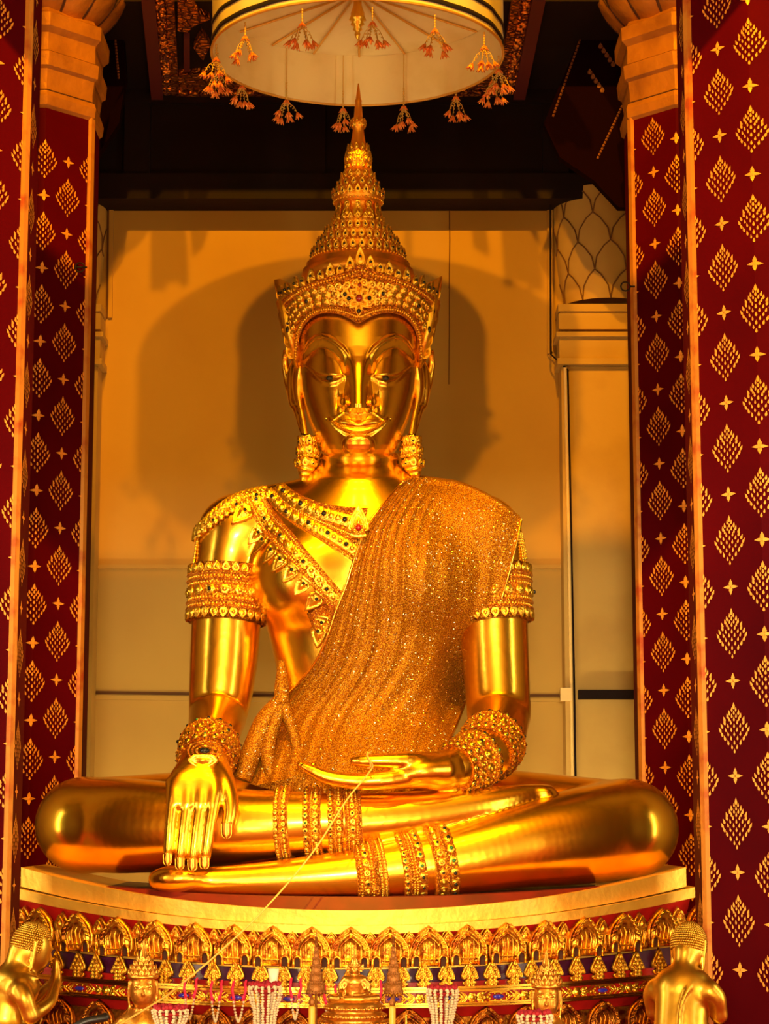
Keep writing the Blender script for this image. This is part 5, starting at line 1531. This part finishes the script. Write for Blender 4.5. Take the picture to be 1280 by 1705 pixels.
def curls(mb, c, r, up, lim, n_, rad, mi=0, sc=(1, 1, 1), skip=None):
    """rows of tight hair curls over a head"""
    for i in range(1, n_):
        th = lim*i/n_; m = max(1, int(2*pi*math.sin(th)/(lim/n_)*.95))
        for k in range(m):
            ph = 2*pi*(k+.5*(i % 2))/m
            d = np.array([math.sin(th)*math.cos(ph), math.sin(th)*math.sin(ph), math.cos(th)])
            if skip is not None and skip(d): continue
            mb.bead(c+up @ (d*r), rad, mi, 5, 3)
def rotz(a): return np.array([[math.cos(a), -math.sin(a), 0], [math.sin(a), math.cos(a), 0], [0, 0, 1]])
def rotx(a): return np.array([[1, 0, 0], [0, math.cos(a), -math.sin(a)], [0, math.sin(a), math.cos(a)]])
def disciple(px_head, py_head, Y, yaw, label):
    """kneeling gilt disciple with joined hands; local front is -y, turned by yaw"""
    hc = P(px_head, py_head, Y); k = S(py_head, Y)        # metres per pixel there
    RZ = rotz(yaw)
    base_z = .42
    H = hc[2]-base_z                                      # head centre above the table
    def W(x, y, z): return np.array([hc[0], hc[1], base_z]) + RZ @ np.array([x, y+.06, z])
    t = empty('kneeling_disciple_statue', (hc[0], hc[1], ZT), label, 'statue', 'kneeling gilt disciples')
    F = Field((hc[0]-.42, hc[1]-.42, base_z-.03), (hc[0]+.42, hc[1]+.42, hc[2]+.16), .0085)
    # trunk, hips, folded legs
    F.chain([W(0, .10, .10), W(0, .09, .24), W(0, .05, .40), W(0, .05, H-.215)], [.125, .118, .122, .125], .05, 30, (.82, 1.05, 1))
    for s_ in (-1, 1):
        F.chain([W(s_*.03, .05, H-.165), W(s_*.09, .05, H-.185), W(s_*.145, .05, H-.225)], [.045, .050, .050], .06, 10)
        F.chain([W(s_*.155, .05, H-.22), W(s_*.185, .035, .36), W(s_*.185, 0, .27)], [.055, .050, .043], .025, 20)
        F.chain([W(s_*.185, 0, .27), W(s_*.13, -.12, .33), W(s_*.035, -.19, .42)], [.042, .036, .026], .02, 16)
        F.chain([W(s_*.03, -.195, .415), W(s_*.012, -.205, .47), W(s_*.010, -.20, .55)], [.026, .024, .010], .012, 12)
        F.chain([W(s_*.08, .10, .11), W(s_*.12, -.10, .10), W(s_*.12, -.20, .08)], [.10, .09, .075], .05, 20)
        F.chain([W(s_*.12, -.18, .06), W(s_*.11, .05, .05), W(s_*.09, .25, .045)], [.06, .05, .035], .03, 20)
    F.cap(W(0, .05, H-.20), W(0, .02, H-.02), .062, .052, .04)
    # head bowed forward
    RT = RZ @ rotx(.28)
    hw = .098
    F.ell(hc+RT @ np.array([0, .0, .0]), (hw*.95, hw*1.10, hw*1.28), .03, RT)
    F.ell(hc+RT @ np.array([0, -.035, -.065]), (hw*.66, hw*.7, hw*.66), .04, RT)
    F.cap(hc+RT @ np.array([0, -.105, .0]), hc+RT @ np.array([0, -.118, -.035]), .010, .016, .015)
    for s_ in (-1, 1):
        F.cap(hc+RT @ np.array([s_*.090, .018, .035]), hc+RT @ np.array([s_*.085, .0, -.115]), .016, .012, .006)
        F.cap(hc+RT @ np.array([s_*.035, -.098, .02]), hc+RT @ np.array([s_*.02, -.1, .02]), .013, .011, .01)
    F.cap(hc+RT @ np.array([.022, -.098, -.062]), hc+RT @ np.array([-.022, -.098, -.062]), .009, .009, .01)
    # the robe's edge falling from the left shoulder
    F.chain([W(-.10, -.06, H-.16), W(-.09, .06, H-.14), W(-.06, .165, H-.22), W(-.04, .205, .30), W(-.04, .23, .14)], [.010]*5, .02, 30)
    F.a = np.maximum(F.a, (base_z-F.ax[2])[None, None, :].astype(np.float32))
    V, Q = F.nets(2)
    link('body', quad_mesh('body', V, Q, [M['disciple']]), t)
    mb = MB(); c0 = W(0, .02, 0); mb.lathe([(.27, ZT-base_z+.001), (.27, ZT-base_z+.05), (.24, -.10), (.25, -.05), (.27, -.03), (.27, .001)], c0, 32); mb.build('plinth', M['red_lacquer'], t)
    mb = MB(); curls(mb, hc+RT @ np.array([0, .008, .012]), 1.0, RT @ np.diag([hw*.97, hw*1.10, hw*1.27]), 1.9, 17, .0085, 0, skip=lambda d: d[1] < -.25 and d[2] < .55+.3*(d[1]+.25))
    o = mb.build('hair_curls', M['disciple'], t); o['label'] = 'rows of tight gilt curls'
    return t
disciple(1147, 1578, -2.62, math.radians(152), 'gilt kneeling disciple seen from behind at the right end of the altar')
disciple(53, 1578, -2.62, math.radians(118), 'gilt kneeling disciple with joined hands at the left end of the altar')

def small_crowned(px, py, Y, label, yaw=0.0, sc=1.28):
    """small standing crowned figure; (px,py) = centre of the face"""
    hc = P(px, py, Y); RZ = rotz(yaw)
    t = empty('small_crowned_buddha_statue', (hc[0], hc[1], ZT), label, 'statue', 'small crowned standing statues')
    base_z = ZT
    def W(x, y, z): return hc+RZ @ np.array([x, y, z])*sc
    F = Field((hc[0]-.32, hc[1]-.30, base_z-.02), (hc[0]+.32, hc[1]+.28, hc[2]+.16), .0065)
    F.ell(W(0, 0, 0), (.056*sc, .06*sc, .082*sc), .02); F.ell(W(0, -.02, -.035), (.042*sc, .042*sc, .048*sc), .03)
    F.cap(W(0, -.062, .0), W(0, -.072, -.022), .006, .009, .008)
    for s_ in (-1, 1):
        F.cap(W(s_*.025, -.052, .012), W(s_*.018, -.054, .012), .010, .009, .008)
        F.chain([W(s_*.058, .0, .03), W(s_*.062, 0, -.03), W(s_*.055, 0, -.09)], [.010, .010, .007], .004, 8)
        F.chain([W(s_*.02, 0, -.13), W(s_*.08, 0, -.145), W(s_*.115, 0, -.175)], [.03, .034, .036], .04, 10)
        F.chain([W(s_*.118, 0, -.175), W(s_*.135, 0, -.27), W(s_*.13, -.02, -.36)], [.036, .030, .024], .015, 14)
        F.chain([W(s_*.13, -.02, -.36), W(s_*.105, -.12, -.30), W(s_*.10, -.16, -.22)], [.024, .020, .016], .012, 12)
        for j in range(4): F.cap(W(s_*(.085+.012*j), -.162, -.22), W(s_*(.085+.012*j), -.165, -.165+(.004 if j in (1, 2) else -.01)), .008, .006, .006)
        F.cap(W(s_*.082, -.15, -.225), W(s_*.066, -.158, -.195), .009, .006, .008)
    F.cap(W(0, 0, -.14), W(0, 0, -.05), .036, .030, .03)
    F.chain([W(0, 0, -.17), W(0, 0, -.28), W(0, 0, -.40), (hc[0], hc[1], base_z+.02)], [.082*sc, .07*sc, .075*sc, .09*sc], .04, 20, (.8, 1.2, 1))
    F.a = np.maximum(F.a, (base_z-F.ax[2])[None, None, :].astype(np.float32))
    V, Q = F.nets(2); link('body', quad_mesh('body', V, Q, [M['bronze']]), t)
    for s_ in (-1, 1):
        mb = MB(); a = np.linspace(0, pi, 9); mb.tube([W(s_*.024+.014*math.cos(q), -.063, .010+.009*math.sin(q)) for q in a], .0035, 5)
        mb.tube([W(s_*.024+.011*math.cos(q), -.064, .008-.005*math.sin(q)) for q in a], .0035, 5); mb.build('eyelid', M['gold_bright'], t)
    c = W(0, 0, .054); mb = MB()
    mb.lathe([(.066*sc, -.012), (.068*sc, .0), (.064*sc, .008), (.060*sc, .02), (.054*sc, .045), (.036*sc, .07), (.026*sc, .085), (.030*sc, .092), (.022*sc, .105), (.017*sc, .13), (.010*sc, .15), (.004*sc, .19), (.001, .205)], c, 20, sy=1.08)
    for rr, z, n in ((.064, .018, 16), (.056, .042, 14), (.040, .066, 11), (.027, .092, 8)):
        for k in range(n):
            a_ = 2*pi*k/n; d = np.array([math.cos(a_), math.sin(a_), 0]); mb.leaf(c+d*rr*sc+Z3*(z-.012), np.array([-d[1], d[0], 0]), Z3, d, .020*sc, .028*sc, .006)
    mb.build('crown', M['bronze'], t)
    mb = MB(); 
    for k in range(17):
        a_ = pi+pi*k/16; mb.bead(W(.085*math.cos(a_), -.055+.02*abs(math.cos(a_)), -.165+.045*math.sin(a_)), .010)
    for k in range(9):
        mb.leaf(W((k-4)*.014, -.082, -.20-.02*math.cos((k-4)*.35)), X3, -Z3, -Y3, .016, .035, .006); mb.rosette(W(0, -.088, -.22-.03*k), X3, Z3, -Y3, .02, .008)
    mb.build('chest_ornament', M['ornament'], t)
    return t
small_crowned(238, 1646, -2.30, 'small crowned gilt figure standing left of centre, a low white jasmine bunch beside it', .12)
small_crowned(910, 1662, -2.30, 'small crowned gilt figure standing right of centre, a white flower bunch at its chest', -.10)

# small seated figure on a round lotus stand in the middle
def small_seated(px, py, Y):
    c = P(px, py, Y); t = empty('small_seated_buddha_statue', (c[0], c[1], ZT), 'small bronze-gold seated figure on a round stand at the bottom centre', 'statue')
    F = Field((c[0]-.22, c[1]-.18, c[2]-.02), (c[0]+.22, c[1]+.16, c[2]+.26), .005)
    A = lambda x, y, z: c+np.array([x, y, z])
    for s_ in (-1, 1):
        F.chain([A(s_*.03, .02, .02), A(s_*.10, 0, .022), A(s_*.125, -.03, .022)], [.03, .028, .024], .02, 10)
        F.chain([A(s_*.125, -.035, .02), A(s_*.05, -.075, .020), A(-s_*.05, -.085, .022)], [.023, .020, .012], .006, 12)
        F.chain([A(s_*.05, 0, .125), A(s_*.078, 0, .09), A(s_*.075, -.005, .055)], [.020, .018, .016], .008, 10)
    F.chain([A(.075, -.005, .055), A(.05, -.06, .045), A(0, -.075, .046)], [.016, .013, .010], .006, 8)
    F.chain([A(-.075, -.005, .055), A(-.075, -.06, .05), A(-.07, -.095, .03)], [.016, .014, .009], .006, 8)
    F.chain([A(0, 0, .02), A(0, 0, .06), A(0, 0, .105)], [.045, .042, .050], .02, 12, (.8, 1.1, 1)); F.ell(A(0, 0, .122), (.062, .035, .022), .02)
    F.cap(A(0, 0, .13), A(0, -.004, .16), .018, .017, .01); F.ell(A(0, -.006, .178), (.026, .028, .034), .01)
    F.cap(A(0, -.034, .178), A(0, -.037, .170), .003, .005, .005)
    for s_ in (-1, 1): F.chain([A(s_*.027, 0, .195), A(s_*.029, 0, .165), A(s_*.025, 0, .145)], [.005, .005, .004], .003, 6)
    V, Q = F.nets(2); link('body', quad_mesh('body', V, Q, [M['bronze']]), t)
    mb = MB(); mb.lathe([(.031, .0), (.034, .008), (.028, .014), (.031, .02), (.022, .032), (.024, .038), (.014, .052), (.009, .068), (.002, .09), (.0005, .094)], A(0, -.004, .192), 18)
    for k in range(12): a_ = 2*pi*k/12; d = np.array([math.cos(a_), math.sin(a_), 0]); mb.leaf(A(0, -.004, .196)+d*.032, np.array([-d[1], d[0], 0]), Z3, d, .014, .02, .004)
    for s_ in (-1, 1): mb.leaf(A(s_*.034, 0, .168), X3, unit(Z3+X3*s_*.35), -Y3, .026, .05, .006, shape=FLAME); mb.leaf(A(s_*.052, -.03, .115), X3, unit(-Z3+X3*s_*.2), -Y3, .03, .05, .006)
    mb.build('crown', M['bronze'], t)
    mb = MB(); mb.lathe([(.165, ZT-c[2]), (.165, -.17), (.15, -.16), (.185, -.13), (.19, -.115), (.16, -.105), (.17, -.09), (.18, -.07), (.165, -.058), (.15, -.052), (.168, -.04), (.165, -.022), (.150, -.006), (.145, .002), (0, .004)], c, 40)
    for z, r, n, s_ in ((-.115, .19, 40, .011), (-.03, .168, 36, .011), (-.075, .18, 36, .010)):
        for k in range(n): a_ = 2*pi*k/n; mb.bead(c+np.array([math.cos(a_)*r, math.sin(a_)*r, z]), s_, 0, 5, 4)
    mb.build('lotus_stand', M['bronze'], t)
    return t
small_seated(590, 1668, -2.12)

# slender tiered ornaments either side of it
def tiered(px, Y, label):
    c = P(px, 1700, Y); t = empty('tiered_parasol_ornament', (c[0], c[1], ZT), label, 'ornament', 'tiered ornaments beside the small seated figure')
    z = lambda py: P(px, py, Y)[2]; k = S(1650, Y)
    mb = MB(); mb.tube([(c[0], c[1], ZT), (c[0], c[1], z(1560))], .008, 8); mb.lathe([(.06, 0), (.06, .02), (.02, .05), (.012, .12)], (c[0], c[1], ZT), 16); mb.build('stem', M['tier'], t)
    for yb, yt, w_ in ((1650, 1636, 15.5), (1634, 1620, 11), (1619, 1607, 8.5), (1606, 1595, 6.5), (1594, 1585, 4.5), (1584, 1576, 3)):
        mb = MB(); a, b = z(yb), z(yt)
        mb.lathe([(w_*k*.98, 0), (w_*k, .004), (w_*k*.97, b-a-.004), (w_*k*.5, b-a), (w_*k*.3, b-a)], (c[0], c[1], a), 20)
        m = 18
        for i in range(m): q = 2*pi*i/m; d = np.array([math.cos(q), math.sin(q), 0]); mb.leaf(np.array([c[0], c[1], a+.004])+d*w_*k, np.array([-d[1], d[0], 0]), -Z3, d, w_*k*.33, .022, .004); mb.bead(np.array([c[0], c[1], b-.006])+d*w_*k*.97, .004)
        mb.build('tier', M['tier'], t)
    mb = MB(); mb.lathe([(.006, 0), (.008, .02), (.004, .05), (.001, .10)], (c[0], c[1], z(1577)), 10); mb.build('finial', M['tier'], t)
tiered(526, -1.98, 'thin dark brown tiered ornament left of the small seated figure')
tiered(655, -1.98, 'thin dark brown tiered ornament right of the small seated figure')
def candle(px, top, Y, label):
    c = P(px, top, Y); t = empty('candle', (c[0], c[1], ZT), label, 'candle', 'thick yellow candles')
    mb = MB(); mb.lathe([(.019, 0), (.019, c[2]-ZT-.01), (.015, c[2]-ZT), (0, c[2]-ZT-.004)], (c[0], c[1], ZT), 16); mb.build('wax', M['wax'], t)
    mb = MB(); mb.lathe([(.008, 0), (.016, .01), (.017, .03), (.009, .045), (0.001, .06)], (c[0], c[1], c[2]-.004), 10); mb.build('burnt_flame_holder', M['tier'], t)
candle(519, 1675, -2.25, 'thick yellow candle between the left garland bunch and the small seated figure')
candle(653, 1675, -2.25, 'thick yellow candle right of the small seated figure')
c = P(676, 1705, -2.2); t = empty('small_gilt_stupa', (c[0], c[1], ZT), 'tiny gilt stupa with a needle spire beside the right-hand candle', 'stupa')
zz = P(676, 1680, -2.2)[2]-ZT
mb = MB(); mb.lathe([(.05, 0), (.05, .03), (.04, .04), (.045, .06), (.034, zz*.55), (.038, zz*.58), (.03, zz*.68), (.012, zz*.78), (.014, zz*.8), (.006, zz*.9), (.001, zz+.0)], (c[0], c[1], ZT), 24); mb.build('bell', M['ornament'], t)

# bunches of threaded jasmine hung over stands
def bunch(px, py, Y, w_, h, label, seed, name='jasmine_garland_bunch'):
    r_ = random.Random(seed); k = S(py, Y); c = P(px, py, Y)
    t = empty(name, (c[0], c[1], ZT), label, 'garlands', 'bunches of jasmine garlands')
    zb = max(ZT+.02, c[2]-h*k)
    mb = MB(); mb.lathe([(.06, 0), (.06, .02), (.015, .03), (.012, max(.05, c[2]-ZT-.03)), (w_*k*.40, max(.06, c[2]-ZT-.015)), (w_*k*.40, max(.065, c[2]-ZT-.005))], (c[0], c[1], ZT), 20); mb.build('stand', M['cloth_red'], t)
    n = 15
    for i in range(n):
        a = 2*pi*i/n; fr_ = .42+.05*r_.random()
        mb = MB(); top = c+np.array([math.cos(a)*w_*k*.46, math.sin(a)*w_*k*.46, .0])
        pts = [c+np.array([math.cos(a)*w_*k*.30, math.sin(a)*w_*k*.30, .008]), top+Z3*.004]
        for j in range(1, 6):
            q = j/5; rr = w_*k*(.50-.13*math.sin(q*pi*.9)+.03*math.sin(q*7+i)*1); rr = rr*(1-.28*q)
            pts.append(np.array([c[0]+math.cos(a)*rr, c[1]+math.sin(a)*rr, c[2]+(zb-c[2])*q]))
        qs = interp_poly(pts, max(10, int(h*.55)))
        step = np.linalg.norm(np.diff(qs, axis=0), axis=1).sum(); m = max(10, int(step/.0125))
        for p in interp_poly(pts, m): mb.bead(p+np.array([r_.uniform(-1, 1), r_.uniform(-1, 1), r_.uniform(-1, 1)])*.002, .0098, 0, 6, 4, sc=(1, 1, .8))
        mb.build('garland_strand', M['garland'], t)
    mb = MB()
    for i in range(26):
        a = 2*pi*i/26; mb.bead(c+np.array([math.cos(a)*w_*k*r_.uniform(.30, .44), math.sin(a)*w_*k*.36, .014+r_.uniform(0, .012)]), .014, 0, 6, 4)
    mb.build('rose_ring', M['garland_red'], t)
bunch(441, 1645, -2.35, 58, 90, 'bunch of cream jasmine garlands on a stand, left of the centre figure', 1)
bunch(736, 1650, -2.35, 55, 90, 'bunch of cream jasmine garlands on a stand, right of the centre figure', 2)
bunch(283, 1684, -2.78, 62, 60, 'low white jasmine bunch beside the left small crowned figure', 3)
bunch(890, 1692, -2.85, 62, 60, 'low white jasmine bunch in front of the right small crowned figure', 4)

# little jasmine loops on pink ribbons hung along the pedestal's moulding
for i, (pl, pr_, yt, lab) in enumerate(((308, 326, 1634, 'pink-ribboned jasmine loop hanging leftmost on the pedestal moulding, beside the cord'), (352, 368, 1638, 'pink-ribboned jasmine loop hanging second from the left on the pedestal moulding'),
        (388, 408, 1638, 'pink-ribboned jasmine loop hanging just left of the left garland bunch'), (484, 500, 1634, 'pink-ribboned jasmine loop hanging between left garland bunch and candle'),
        (541, 558, 1645, 'pink-ribboned jasmine loop hanging close left of the small seated figure'), (613, 634, 1638, 'pink-ribboned jasmine loop hanging close right of the small seated figure'))):
    um = u_of((pl+pr_)/2); Y = yfront(um)-.15
    a, b = P(pl, yt, Y), P(pr_, yt, Y)
    t = empty('ribboned_garland', ((a+b)/2), lab, 'garland', 'pink-ribboned jasmine loops')
    mb = MB()
    for p, s_ in ((a, -1), (b, 1)):
        z1 = P(pl, yt+26, Y)[2]
        e = np.array([p[0]+s_*-.008, Y-.03, z1])
        for w0 in (0,):
            mb.tube([p+np.array([0, .10, .012]), p+np.array([0, .01, 0]), p+np.array([.004*s_, -.01, -.04]), e], [.006, .008, .008, .009], 6)
        for j in range(4): mb.leaf(e, X3, unit([math.cos(j*1.6), 0, math.sin(j*1.6)]), -Y3, .016, .03, .004)
    mb.build('ribbon', M['pink'], t)
    z1 = P(pl, yt+30, Y)[2]; z2 = P(pl, yt+62, Y)[2]; x0, x1 = a[0]+.006, b[0]-.006; mb = MB()
    for j in range(17):
        s_ = -1+2*j/16; mb.bead(((x0+x1)/2+s_*(x1-x0)/2, Y-.04, z2+(z1-z2)*abs(s_)**1.6), .0085, 0, 6, 4)
    mb.build('bead_loop', M['garland'], t)
# small white cup on the pedestal ledge, half behind the garlands
c = P(455, 1646, -1.62); t = empty('white_cup', c, 'small white cup behind the left garland bunch', 'cup')
hh = P(455, 1613, -1.62)[2]-c[2]
mb = MB(); mb.lathe([(.018, ZT-c[2]), (.018, -.01), (.022, .0), (.026, hh*.5), (.035, hh), (.032, hh), (.022, hh*.5), (.012, .02), (0, .02)], c, 20); mb.build('bowl', M['white'], t)
# black cable coming over the altar edge at the left, black loudspeaker-like lump at the right
q = interp_poly([P(60, 1770, -2.9), P(110, 1722, -2.9), P(140, 1702, -2.9), P(172, 1695, -2.88), P(176, 1692, -2.86)], 40)
q = np.array([[x, y, max(z, .16)] for x, y, z in q])
mb = MB(); mb.tube(list(q), .022, 10); o = mb.build('black_handle', M['black'], origin=q[0]); tag(o, 'curved black rubber handle at the bottom edge between the left disciple and crowned figure', 'handle')

# cabling on the wall and the right pilaster
YP = YW-.28
c0, c1 = P(963, 1164, YP-.06), P(1062, 1149, YP-.06)
mb = MB(); mb.box((c0[0], YP-.11, c0[2]), (c1[0], YP, c1[2])); o = mb.build('cable_tray', M['pipe_dark'], smooth=False, origin=c0); tag(o, 'short black cable tray across the right-hand pilaster', 'cable tray')
t = empty('conduit_pipe', P(946, 1300, YP), 'cream wall conduit with a dark cable running down beside the right-hand pilaster', 'pipe')
mb = MB(); mb.tube([P(941, 612, YP-.02), P(947, 900, YP-.02), P(951, 1150, YP-.02), P(953, 1290, YP-.02), P(955, 1440, YP-.02)], .016, 8); mb.build('pipe', M['pipe'], t)
mb = MB(); mb.tube([P(916, 332, YP+.1), P(917, 590, YP+.1), P(945, 616, YP-.03), P(951, 900, YP-.03), P(956, 1150, YP-.03), P(958, 1290, YP-.03), P(960, 1440, YP-.03)], .009, 6); o = mb.build('cable', M['pipe_dark'], t); o['label'] = 'thin dark cable'
a, b = P(932, 1168, YP), P(950, 1146, YP); mb = MB(); mb.box((a[0], YP-.07, a[2]), (b[0], YP, b[2])); mb.build('junction_box', M['pipe'], t, smooth=False)
